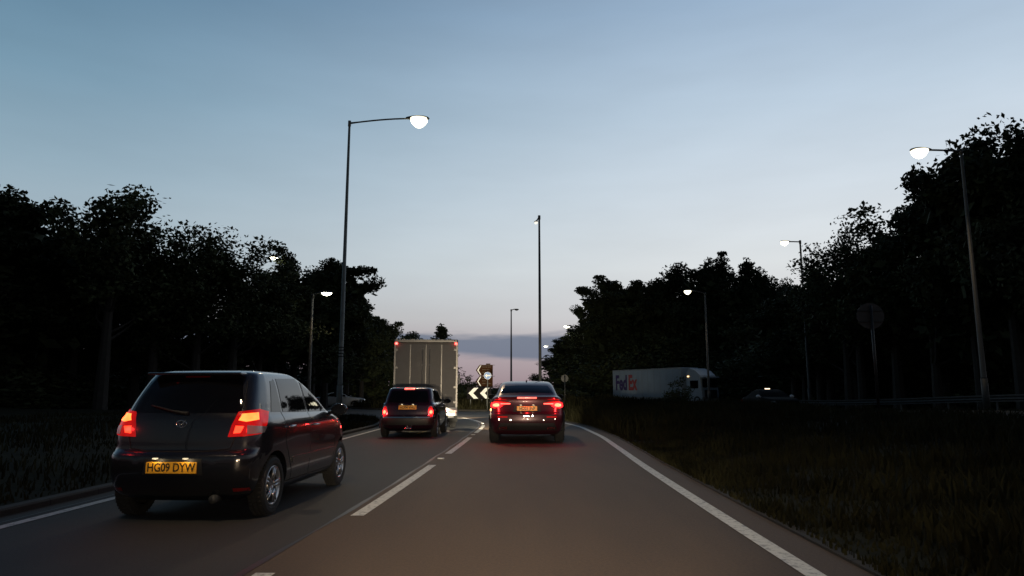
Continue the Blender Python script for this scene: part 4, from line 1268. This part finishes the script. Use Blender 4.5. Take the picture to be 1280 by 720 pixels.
# ---- retro small three-door hatchback
def small_car():
    tab = [(.20, -1.58, 1.62, .70, .2, .3), (.28, -1.74, 1.76, .78, .22, .35), (.40, -1.80, 1.83, .82, .25, .4), (.52, -1.815, 1.85, .835, .25, .42), (.60, -1.80, 1.84, .84, .25, .42), (.64, -1.76, 1.82, .842, .25, .42),
           (.75, -1.745, 1.78, .845, .25, .4), (.86, -1.72, 1.66, .84, .24, .36), (.93, -1.70, 1.35, .82, .22, .3), (.965, -1.68, .98, .80, .2, .25), (1.0, -1.655, .86, .77, .2, .24), (1.12, -1.59, .66, .735, .18, .2),
           (1.25, -1.50, .44, .70, .18, .2), (1.36, -1.42, .26, .665, .18, .2), (1.41, -1.37, .16, .635, .18, .2), (1.44, -1.28, .06, .58, .2, .2), (1.458, -1.0, -.15, .42, .2, .2), (1.465, -.8, -.4, .2, .1, .1)]
    WR = .30
    b = CarBody(tab, bow_r=.09, bow_f=.25, wheels=(-1.18, 1.27), wheel_r=WR, taper_r=.07)
    t = empty('compact_car', (-3.02, 22.2, 0), R(-.5), 'small dark rounded hatchback braking behind the box lorry in the left lane', 'car')
    body = link_mesh('body', b.me, M['plum_paint'], t); finish_body(body)
    G = M['glass']
    b.patch('rear_window', [(-.60, -1.8, 1.01), (.60, -1.8, 1.01), (.57, -1.7, 1.15), (.52, -1.6, 1.34), (-.52, -1.6, 1.34), (-.57, -1.7, 1.15)], (0, 1, 0), G, t)
    b.patch('windscreen', [(-.62, 1, 1.02), (.62, 1, 1.02), (.54, .2, 1.38), (-.54, .2, 1.38)], (0, -1, 0), G, t)
    for s, mm in ((1, lambda p: p), (-1, mir)):
        d = (-s, 0, 0)
        b.patch('rear_side_window', mm([(.8, -1.38, 1.02), (.8, -.55, 1.01), (.8, -.55, 1.37), (.8, -1.22, 1.36)]), d, G, t)
        b.patch('door_window', mm([(.8, -.47, 1.01), (.8, .66, 1.01), (.8, .38, 1.25), (.8, .22, 1.36), (.8, -.47, 1.375)]), d, G, t)
        b.strip('door_gap', mm([(.85, -.51, 1.38), (.85, -.51, .36)]), d, .009, M['gapline'], t)
        b.strip('door_gap', mm([(.85, .72, 1.0), (.85, .74, .36)]), d, .009, M['gapline'], t)
        b.strip('waist_trim', mm([(.85, -1.62, .975), (.85, .95, .965)]), d, .018, M['chrome'], t, .004)
        handle(b, mm([(.85, -.34, .86)])[0], d, t, M['chrome'])
        mirror(b, (s * .78, .60, 1.01), s, t, M['blackplastic'])
        da = (-s * math.sin(R(28)), math.cos(R(28)), 0)
        cx, cz = s * .715, .745
        # upright oval cluster with a chrome surround
        def oval(rx, rz, dz=0):
            u = Vector((math.cos(R(28)), s * math.sin(R(28)), 0))
            c0 = b.hit((cx, -1.75, cz), da)
            return [tuple(c0 + u * rx * math.cos(a) + Vector((0, 0, dz + rz * math.sin(a)))) for a in [2 * PI * k / 18 for k in range(18)]]
        sur = b.patch('tail_light', oval(.095, .175), da, M['chrome'], t, .008, .008, .05)
        b.patch('lens', oval(.082, .160), da, M['tail_dim'], sur, .014, .003, .04)
        b.patch('brake_lamp', oval(.082, .095, -.01), da, M['brakered'], sur, .019, .003, .04)
        b.patch('brake_bulb', oval(.05, .05, -.01), da, M['brakehot'], sur, .023, .003, .04)
        redlight(t, s * .74, -1.86, .74, 5)
        b.patch('headlight', mm([(.55, 1.8, .66), (.72, 1.7, .66), (.74, 1.5, .82), (.58, 1.6, .84)]), (-s * .4, -.9, 0), M['head'], t, .006, .006)
        arch_lip(t, s * .835, -1.18, WR, s, M['blackplastic']); arch_lip(t, s * .835, 1.27, WR, s, M['blackplastic'])
        for y in (-1.18, 1.27):
            wheel_proto(WR, .185, .2, 5, t, s * .735, y, s, M['alloy'])
    b.strip('bumper_trim', [(-.78, -1.7, .585), (.78, -1.7, .585)], (0, 1, 0), .03, M['chrome'], t, .008)
    for s in (-1, 1):
        b.strip('tailgate_gap', [(s * .58, -1.8, .62), (s * .60, -1.8, .95), (s * .60, -1.6, 1.0)], (0, 1, 0), .01, M['gapline'], t)
    b.patch('rear_bumper', [(-.78, -1.8, .36), (.78, -1.8, .36), (.79, -1.8, .56), (-.79, -1.8, .56)], (0, 1, 0), M['blackplastic'], t, .006, .004)
    hi = b.patch('high_brake_light', [(-.15, -1.4, 1.385), (.15, -1.4, 1.385), (.15, -1.4, 1.43), (-.15, -1.4, 1.43)], (0, 1, 0), M['brakestrip'], t, .02, .004)
    y0 = b.hit((0, -2, .92), (0, 1, 0)).y
    box('tailgate_handle', (0, y0 - .02, .935), (.56, .03, .025), M['chrome'], t, .008)
    bm = bmesh.new(); add_tube(bm, [(.0, -1.5, .27), (.0, -1.86, .27)], .035, 14); add_tube(bm, [(.1, -1.5, .27), (.1, -1.86, .27)], .035, 14); from_bm('exhaust', bm, M['chrome'], t, True)
    bm = bmesh.new(); add_box(bm, (0, 0, .24), (1.1, 3.0, .1), .03); from_bm('underbody', bm, M['blackplastic'], t)
    bm = bmesh.new(); add_tube(bm, [(0, .1, 1.45), (0, .0, 1.6)], [.006, .003], 6); from_bm('aerial', bm, M['blackplastic'], t)
    number_plate(b, 'HD04 VHU', 0, .865, .52, t, power=.03)
    for s in (-.55, .55): beam(t, s, 1.95, .70, 520, 36, 15.5, blend=.35)
    return t
small_car()

# ---- coupe-backed crossover ahead
def coupe_car():
    tab = [(.22, -2.10, 2.1, .84, .25, .35), (.32, -2.24, 2.25, .93, .25, .4), (.48, -2.34, 2.36, .975, .28, .45), (.60, -2.36, 2.38, .99, .28, .45), (.74, -2.35, 2.38, .995, .28, .45), (.80, -2.30, 2.37, .995, .28, .45),
           (.90, -2.27, 2.3, .99, .26, .4), (1.00, -2.25, 2.1, .98, .25, .4), (1.06, -2.245, 1.75, .965, .24, .35), (1.12, -2.25, 1.3, .94, .22, .3), (1.165, -2.27, 1.12, .90, .22, .28), (1.185, -2.25, 1.06, .875, .22, .26), (1.20, -2.14, 1.02, .85, .22, .26),
           (1.26, -2.01, .88, .815, .2, .24), (1.35, -1.85, .68, .775, .2, .24), (1.44, -1.66, .46, .735, .2, .22), (1.53, -1.42, .22, .68, .2, .22), (1.575, -1.20, .05, .62, .2, .2), (1.602, -.95, -.12, .48, .2, .2), (1.61, -.70, -.3, .28, .1, .1)]
    WR = .365
    b = CarBody(tab, bow_r=.12, bow_f=.28, wheels=(-1.40, 1.46), wheel_r=WR, taper_r=.06)
    t = empty('coupe_car', (.405, 20.35, 0), R(-.5), 'dark sloping-roofed coupe braking in the right lane straight ahead, all brake lights glaring', 'car')
    body = link_mesh('body', b.me, M['redlit_paint'], t); finish_body(body)
    G = M['glass']
    b.patch('rear_window', [(-.70, -1.8, 1.225), (.70, -1.8, 1.225), (.63, -1.7, 1.36), (.56, -1.6, 1.50), (-.56, -1.6, 1.50), (-.63, -1.7, 1.36)], (0, .9, -.43), G, t)
    b.patch('windscreen', [(-.7, 1, 1.17), (.7, 1, 1.17), (.58, .2, 1.5), (-.58, .2, 1.5)], (0, -1, 0), G, t)
    for s, mm in ((1, lambda p: p), (-1, mir)):
        d = (-s, 0, 0)
        b.patch('rear_door_window', mm([(.8, -1.65, 1.22), (.8, -.38, 1.18), (.8, -.40, 1.53), (.8, -1.15, 1.48)]), d, G, t)
        b.patch('front_door_window', mm([(.8, -.30, 1.18), (.8, .85, 1.15), (.8, .55, 1.34), (.8, .20, 1.48), (.8, -.30, 1.535)]), d, G, t)
        for P in ([(.9, -.34, 1.54), (.9, -.34, .42)], [(.9, -1.5, 1.2), (.9, -1.2, .8), (.9, -1.0, .42)], [(.9, .95, 1.1), (.9, .92, .42)]):
            b.strip('door_gap', mm(P), d, .009, M['gapline'], t)
        handle(b, mm([(.95, -1.1, 1.02)])[0], d, t, M['redlit_paint']); handle(b, mm([(.95, -.1, 1.0)])[0], d, t, M['redlit_paint'])
        mirror(b, (s * .88, .80, 1.15), s, t, M['blackplastic'])
        da = (-s * math.sin(R(22)), math.cos(R(22)), 0)
        lens = b.patch('tail_light', mm([(.44, -2.3, .985), (.46, -2.3, 1.03), (.62, -2.3, 1.06), (.82, -2.2, 1.075), (.93, -1.95, 1.05), (.95, -1.95, .93), (.86, -2.15, .885), (.72, -2.25, .90), (.62, -2.3, .975)]), da, M['tail_dim'], t, .012, .01, .06)
        b.patch('brake_lamp', mm([(.66, -2.27, .945), (.68, -2.26, 1.03), (.80, -2.2, 1.055), (.93, -1.98, 1.02), (.935, -1.98, .93), (.84, -2.15, .90), (.72, -2.25, .91)]), da, M['brakered'], lens, .02, .002, .05)
        b.patch('brake_bulb', mm([(.73, -2.25, .955), (.74, -2.25, 1.005), (.80, -2.2, 1.02), (.87, -2.09, .995), (.87, -2.09, .95), (.82, -2.17, .93), (.76, -2.24, .938)]), da, M['brakehot'], lens, .024, .002, .05)
        redlight(t, s * .84, -2.38, .98, 9)
        b.patch('light_bar', mm([(.43, -2.3, .995), (.43, -2.3, 1.02), (.68, -2.27, 1.022), (.68, -2.27, .99)]), (0, 1, 0), M['brakestrip'], lens, .022, .002, .05)
        b.patch('lens_brow', mm([(.52, -2.3, 1.105), (.54, -2.3, 1.115), (.80, -2.2, 1.12), (.86, -2.1, 1.105)]), (0, 1, 0), M['tail'], t, .008, .002, .05)
        b.patch('bumper_reflector', mm([(.50, -2.4, .66), (.76, -2.35, .66), (.76, -2.35, .69), (.50, -2.4, .69)]), (0, 1, 0), M['tail'], t, .008, .002, .05)
        b.patch('side_repeater', mm([(.97, -2.02, .82), (.985, -1.9, .82), (.985, -1.9, .88), (.97, -2.02, .88)]), d, M['indicator'], t, .006, .003, .05) if s < 0 else None
        b.patch('headlight', mm([(.6, 2.2, .8), (.9, 1.9, .8), (.9, 1.7, .95), (.65, 2.0, .93)]), (-s * .4, -.9, 0), M['head'], t, .006, .006)
        b.patch('exhaust_trim', mm([(.50, -2.4, .36), (.72, -2.35, .36), (.70, -2.35, .42), (.52, -2.4, .42)]), (0, 1, 0), M['chrome'], t, .012, .004, .05)
        arch_lip(t, s * .985, -1.40, WR, s, M['blackplastic']); arch_lip(t, s * .985, 1.46, WR, s, M['blackplastic'])
        for y in (-1.40, 1.46):
            wheel_proto(WR, .25, .25, 5, t, s * .865, y, s, M['alloy'])
    redlight(t, 0, -2.40, 1.16, 5)
    b.patch('high_brake_light', [(-.25, -2.25, 1.135), (.25, -2.25, 1.135), (.25, -2.25, 1.175), (-.25, -2.25, 1.175)], (0, 1, 0), M['brakestrip'], t, .012, .004, .06)
    b.patch('diffuser', [(-.78, -2.3, .33), (.78, -2.3, .33), (.70, -2.3, .52), (-.70, -2.3, .52)], (0, 1, 0), M['blackplastic'], t, .008, .004)
    b.patch('number_plate_recess', [(-.36, -2.3, .80), (.36, -2.3, .80), (.32, -2.3, .97), (-.32, -2.3, .97)], (0, 1, 0), M['blackplastic'], t, .006, .004)
    b.strip('boot_gap', [(-.62, -2.3, .74), (.62, -2.3, .74)], (0, 1, 0), .012, M['gapline'], t)
    for s in (-1, 1): b.strip('boot_gap', [(s * .62, -2.3, .74), (s * .70, -2.3, .88)], (0, 1, 0), .012, M['gapline'], t)
    for x in (-.05, .05, .16):      # parking sensors and badge pieces that catch the light
        pass
    bm = bmesh.new()
    for x, z in ((-.72, .62), (-.42, .60), (.42, .60), (.72, .62)):
        y = b.hit((x, -3, z), (0, 1, 0)).y
        lathe_pts = [(x + .018 * math.cos(a), y - .006, z + .018 * math.sin(a)) for a in [2 * PI * k / 12 for k in range(12)]]
        bm.faces.new([bm.verts.new(p) for p in lathe_pts])
    from_bm('parking_sensor', bm, M['chrome'], t)
    bm = bmesh.new()
    for i, x in enumerate((-.07, .02, .14)):
        y = b.hit((x, -3, .70), (0, 1, 0)).y
        add_box(bm, (x, y - .006, .70), (.035 + .03 * (i == 1), .006, .035), .002)
    from_bm('badge', bm, M['chrome'], t)
    bm = bmesh.new(); add_box(bm, (0, 0, .27), (1.3, 3.9, .1), .03); from_bm('underbody', bm, M['blackplastic'], t)
    bm = bmesh.new(); add_tube(bm, [(0, -1.0, 1.59), (0, -1.12, 1.63), (0, -1.17, 1.58)], [.02, .012, .02], 8); from_bm('aerial_fin', bm, M['redlit_paint'], t)
    number_plate(b, 'NO21 JNP', 0, .885, .52, t, power=.10)
    for s in (-.7, .7): beam(t, s, 2.45, .8, 4500, 44, 0, 6 if s > 0 else 9)
    return t
coupe_car()

# ---- pale saloon on the side road
def saloon():
    tab = [(.20, -2.0, 2.0, .72, .3, .3), (.35, -2.16, 2.18, .83, .3, .4), (.55, -2.2, 2.22, .87, .3, .4), (.75, -2.18, 2.15, .875, .3, .4), (.86, -2.1, 1.9, .86, .28, .4), (.93, -1.9, 1.3, .83, .25, .3), (.96, -1.6, 1.0, .80, .2, .25),
           (1.1, -1.3, .72, .74, .2, .2), (1.25, -.95, .4, .68, .2, .2), (1.33, -.7, .15, .62, .2, .2), (1.37, -.5, -.05, .5, .15, .15), (1.38, -.35, -.2, .25, .05, .05)]
    b = CarBody(tab, wheels=(-1.32, 1.35), wheel_r=.31)
    p = at(427, 508, 63)
    t = empty('saloon_car', (p.x, 62.6, .008), R(-88), 'pale silver saloon on the side road beyond the left verge, behind the banded column', 'car')
    body = link_mesh('body', b.me, M['silver_paint'], t); finish_body(body)
    b.patch('rear_window', [(-.6, -1.5, 1.0), (.6, -1.5, 1.0), (.52, -1, 1.3), (-.52, -1, 1.3)], (0, 1, 0), M['glass'], t)
    b.patch('windscreen', [(-.6, 1, 1.0), (.6, 1, 1.0), (.52, .3, 1.3), (-.52, .3, 1.3)], (0, -1, 0), M['glass'], t)
    for s, mm in ((1, lambda q: q), (-1, mir)):
        b.patch('side_window', mm([(.8, -1.2, .98), (.8, -.12, .98), (.8, -.12, 1.32), (.8, -.75, 1.27)]), (-s, 0, 0), M['glass'], t)
        b.patch('side_window', mm([(.8, -.05, .98), (.8, .78, .98), (.8, .3, 1.26), (.8, -.05, 1.32)]), (-s, 0, 0), M['glass'], t)
        b.patch('tail_light', mm([(.6, -2.1, .70), (.83, -1.95, .70), (.83, -1.95, .82), (.6, -2.1, .82)]), (-s * .5, .8, 0), M['tail'], t)
        b.patch('headlight', mm([(.6, 2.1, .62), (.82, 1.85, .64), (.8, 1.8, .76), (.6, 2.0, .76)]), (-s * .5, -.8, 0), M['clear'], t)
        mirror(b, (s * .8, .62, .98), s, t, M['silver_paint'])
        for y in (-1.32, 1.35): wheel_proto(.31, .2, .21, 5, t, s * .76, y, s, M['alloy'])
    t.scale = (1, 1, 1)
    return t
M['glint_glow'] = emit('roof_glint_glow', (1.0, .75, .5), 3)  # emission standing for the glint on the dark car's roof
sal = saloon()
# oncoming car; its roof glint is an added glowing box above the grass
M['darkcar'] = mat('matt_dark_paint', (.006, .006, .006), .8, spec=.1)
onc = dup(sal, (14.0, 38.5, .12), R(184), label='dark car on the oncoming road with one small roof glint made as a glowing box')
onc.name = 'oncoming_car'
for ch in onc.children:
    if ch.name.startswith(('body', 'rear_window', 'windscreen', 'side_window')):
        ch.data = ch.data.copy(); ch.data.materials[0] = M['darkcar']
    if ch.name.startswith('headlight') and min(v.co.x for v in ch.data.vertices) > 0:
        ch.data = ch.data.copy(); ch.data.materials[0] = M['clear']
    if ch.name.startswith('tail_light'):
        ch.data = ch.data.copy(); ch.data.materials[0] = M['tail_dim']
onc.location.x = at(962, 484, 38.5).x
box('roof_glint', (0, -.3, 1.40), (.26, .10, .05), M['glint_glow'], onc, .01)

# ---- box lorry
def lorry():
    W, Z0, Z1, LL_ = 2.29, .70, 3.20, 6.0
    Y = 25.6
    px = (494 + 572) / 2
    x = (px - 640) / F * Y * 1.0
    t = empty('box_lorry', (x, Y, 0), R(4.3), 'tall grey box lorry with red top marker lamps at the head of the left lane', 'lorry')
    bm = bmesh.new(); add_box(bm, (0, LL_ / 2, (Z0 + Z1) / 2), (W, LL_, Z1 - Z0), .02); bx_ = from_bm('cargo_box', bm, M['truck_grey'], t)
    for s in (-1, 1):
        d = box('rear_door', (s * .575, -.022, (Z0 + Z1) / 2 - .03), (1.13, .036, Z1 - Z0 - .22), M['truck_grey'], t, .006)
        bm = bmesh.new()
        for xx in (s * .30 + s * .27,):
            add_box(bm, (xx, -.046, (Z0 + Z1) / 2), (.035, .012, Z1 - Z0 - .3), .003)
        from_bm('panel_joint', bm, M['alu'], d)
        bm = bmesh.new()
        add_tube(bm, [(s * .13, -.07, Z0 + .12), (s * .13, -.07, Z1 - .25)], .014, 8)
        for zz in (Z0 + .2, 1.4, 2.3, Z1 - .3): add_box(bm, (s * .13, -.055, zz), (.06, .03, .05), .004)
        from_bm('locking_bar', bm, M['alu'], d, False)
        bm = bmesh.new()
        bm.free()
        for zz in (Z0 + .25, 1.5, 2.2, Z1 - .35): box('hinge', (s * 1.08, -.05, zz), (.12, .016, .07), M['alu'], d, .003)
        box('corner_post', (s * (W / 2 - .015), -.02, (Z0 + Z1) / 2), (.075, .06, Z1 - Z0 + .01), M['alu'], t, .008)
        mk = box('marker_lamp', (s * (W / 2 - .06), -.075, Z1 - .12), (.085, .04, .07), M['marker'], t, .01)
        # tail lamp cluster and reflective panel
        box('reflector_panel', (s * .80, -.15, .62), (.68, .02, .20), M['reflector_white'], t, .004)
        box('tail_light', (s * .98, -.175, .62), (.30, .03, .11), M['tail'], t, .008)
        box('bumper_end', (s * .80, -.10, .62), (.72, .09, .30), M['truck_white'], t, .01)
    box('number_plate', (.42, -.17, .62), (.40, .015, .16), M['plate_y'], t, .003)
    box('centre_seal', (0, -.044, (Z0 + Z1) / 2 - .03), (.03, .012, Z1 - Z0 - .26), M['alu'], t, .003)
    bm = bmesh.new(); add_box(bm, (0, -.03, Z1 - .03), (W + .03, .10, .13), .03); from_bm('top_rail', bm, M['alu'], t)
    bm = bmesh.new(); add_box(bm, (0, -.04, Z0 - .02), (W, .10, .12), .01); from_bm('rear_sill', bm, M['truck_white'], t)
    bm = bmesh.new(); add_box(bm, (0, 3.4, .66), (.9, 6.6, .18), .01); add_box(bm, (0, -.02, .44), (2.1, .08, .10), .01); add_box(bm, (-.8, .15, .50), (.08, .3, .2)); add_box(bm, (.8, .15, .50), (.08, .3, .2)); from_bm('chassis', bm, M['blackplastic'], t)
    for s in (-1, 1):
        for y in (1.5, 6.6):
            wheel_proto(.40, .26, .25, 6, t, s * .98, y, s, M['dark_galv'])
        bm = bmesh.new(); add_box(bm, (s * .98, 1.0, .42), (.38, .012, .42), .002); from_bm('mud_flap', bm, M['rubber'], t)
        bm = bmesh.new(); add_box(bm, (s * 1.22, 6.9, 1.9), (.08, .16, .42), .03); add_tube(bm, [(s * 1.0, 6.9, 2.0), (s * 1.2, 6.9, 2.0)], .02, 6); from_bm('wing_mirror', bm, M['blackplastic'], t)
        beam(t, s * .85, 8.0, .8, 5000, 50, 1, -8)
    bm = bmesh.new()
    prof = [(6.15, .5), (6.15, 2.45), (6.4, 2.55), (7.1, 2.5), (7.75, 1.5), (7.85, .9), (7.85, .45)]
    for xx in (-1.05, 1.05):
        [bm.verts.new((xx, y, z)) for y, z in prof]
    bm.verts.ensure_lookup_table(); n = len(prof)
    bm.faces.new(bm.verts[:n]); bm.faces.new(bm.verts[n:][::-1])
    for k in range(n): bm.faces.new((bm.verts[k], bm.verts[(k + 1) % n], bm.verts[n + (k + 1) % n], bm.verts[n + k]))
    from_bm('cab', bm, M['truck_white'], t)
    return t
M['marker'] = emit('marker_lamp_red', (1.0, .05, .04), 12)
lorry()

# ---- white parcel truck leaving the roundabout
def parcel_truck():
    a = at(766, 480, 84); b_ = at(852, 480, 74)
    d = (b_ - a); d.z = 0; L = d.length
    yaw = math.atan2(d.y, d.x) - PI / 2
    t = empty('articulated_truck', (a.x, a.y, 0), yaw, 'white articulated parcel truck with purple and orange lettering crossing behind the central reserve', 'lorry')
    W, Z0, Z1 = 2.5, .75, 4.0
    # local frame: +y forward, +x right; visible side is the right one
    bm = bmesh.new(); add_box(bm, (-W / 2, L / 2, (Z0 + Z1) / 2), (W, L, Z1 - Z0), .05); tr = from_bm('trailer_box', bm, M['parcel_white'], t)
    bm = bmesh.new()
    for z in (Z0 + .06, Z1 - .06): add_box(bm, (.004, L / 2, z), (.02, L - .1, .12), .003)
    for k in range(12): add_box(bm, (.003, .3 + k * (L - .6) / 11, (Z0 + Z1) / 2), (.008, .03, Z1 - Z0 - .3))
    from_bm('side_frame', bm, M['alu'], tr)
    text_obj('livery_word', 'Fed', 2.35, M['purple'], tr, (.02, .55, 2.42), (PI / 2, 0, PI / 2), .004, .085, .62, 'LEFT')
    text_obj('livery_word', 'Ex', 2.35, M['purple_red'], tr, (.02, .55 + 2.35, 2.42), (PI / 2, 0, PI / 2), .004, .085, .62, 'LEFT')
    # cab
    bm = bmesh.new()
    prof = [(L + .6, .7), (L + .6, 3.35), (L + 1.0, 3.9), (L + 1.9, 3.6), (L + 2.6, 3.05), (L + 2.75, 2.0), (L + 2.85, 1.0), (L + 2.85, .45), (L + .6, .45)]
    for xx in (-W / 2 - 1.18, -W / 2 + 1.18):
        [bm.verts.new((xx, y, z)) for y, z in prof]
    bm.verts.ensure_lookup_table(); n = len(prof)
    bm.faces.new(bm.verts[:n]); bm.faces.new(bm.verts[n:][::-1])
    for k in range(n): bm.faces.new((bm.verts[k], bm.verts[(k + 1) % n], bm.verts[n + (k + 1) % n], bm.verts[n + k]))
    bmesh.ops.bevel(bm, geom=bm.edges[:], offset=.07, segments=2, affect='EDGES')
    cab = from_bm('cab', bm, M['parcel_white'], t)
    bm = bmesh.new(); add_box(bm, (-W / 2, L + 2.82, 2.35), (2.1, .08, .9), .02, None); from_bm('windscreen', bm, M['glass'], cab)
    bm = bmesh.new(); add_box(bm, (-W / 2, L + 2.9, 2.92), (2.3, .35, .14), .03); from_bm('sun_visor', bm, M['parcel_white'], cab)
    bm = bmesh.new(); add_box(bm, (-.05, L + 1.75, 2.2), (.05, 1.1, .8), .02); from_bm('side_window', bm, M['glass'], cab)
    bm = bmesh.new(); add_box(bm, (-W / 2, L + 2.9, 1.2), (1.7, .06, .9), .02); from_bm('grille', bm, M['blackplastic'], cab)
    box('marker_lamp', (-.03, L + .95, 3.02), (.08, .22, .12), M['cab_lamp'], cab, .02)
    for x in (-2.2, -.3):
        box('headlight', (x, L + 2.9, .8), (.35, .08, .22), M['clear'], cab, .02)
    bm = bmesh.new(); add_box(bm, (-W / 2, L / 2 + .5, .62), (1.0, L + 1, .22), .02); from_bm('chassis', bm, M['blackplastic'], t)
    bm = bmesh.new(); add_box(bm, (-.04, L * .5, .7), (.04, L * .35, .5), .01); from_bm('side_guard', bm, M['alu'], t)
    for y in (1.2, 2.45, 3.7, L - .1, L + 2.1):
        for s in (0, 1): wheel_proto(.5, .3, .3, 6, t, -.2 - s * (W - .4), y, 1 if s == 0 else -1, M['alu'])
    return t
M['purple_red'] = mat('livery_red_orange', (.30, .035, .03), .5)
M['cab_lamp'] = emit('cab_lamp', (1.0, .62, .28), 3)
parcel_truck()

# ------------------------------------------------------------------ the viewer's own headlights (dipped beams)
for s in (-.62, .62):
    beam(None, s, .55, .68, 130, 100, 9, 0, (1, .74, .46), 'own_headlight', 1.0, .08)
    beam(None, s, .55, .68, 2200, 34, 1.0, -1, (1, .80, .56), 'own_headlight', 1.0, .08)

# ------------------------------------------------------------------ thin evening haze
if HAZE > 0:
    bm = bmesh.new(); add_box(bm, (0, 700, 12), (3200, 3200, 28))
    hm = bpy.data.materials.new('haze'); hm.use_nodes = True
    nt = hm.node_tree; nt.nodes.remove(nt.nodes['Principled BSDF'])
    pv = nt.nodes.new('ShaderNodeVolumePrincipled')
    pv.inputs['Density'].default_value = HAZE; pv.inputs['Color'].default_value = (.9, .9, .92, 1); pv.inputs['Anisotropy'].default_value = .6
    nt.links.new(pv.outputs[0], nt.nodes['Material Output'].inputs['Volume'])
    tag(from_bm('haze', bm, hm), kind='stuff')
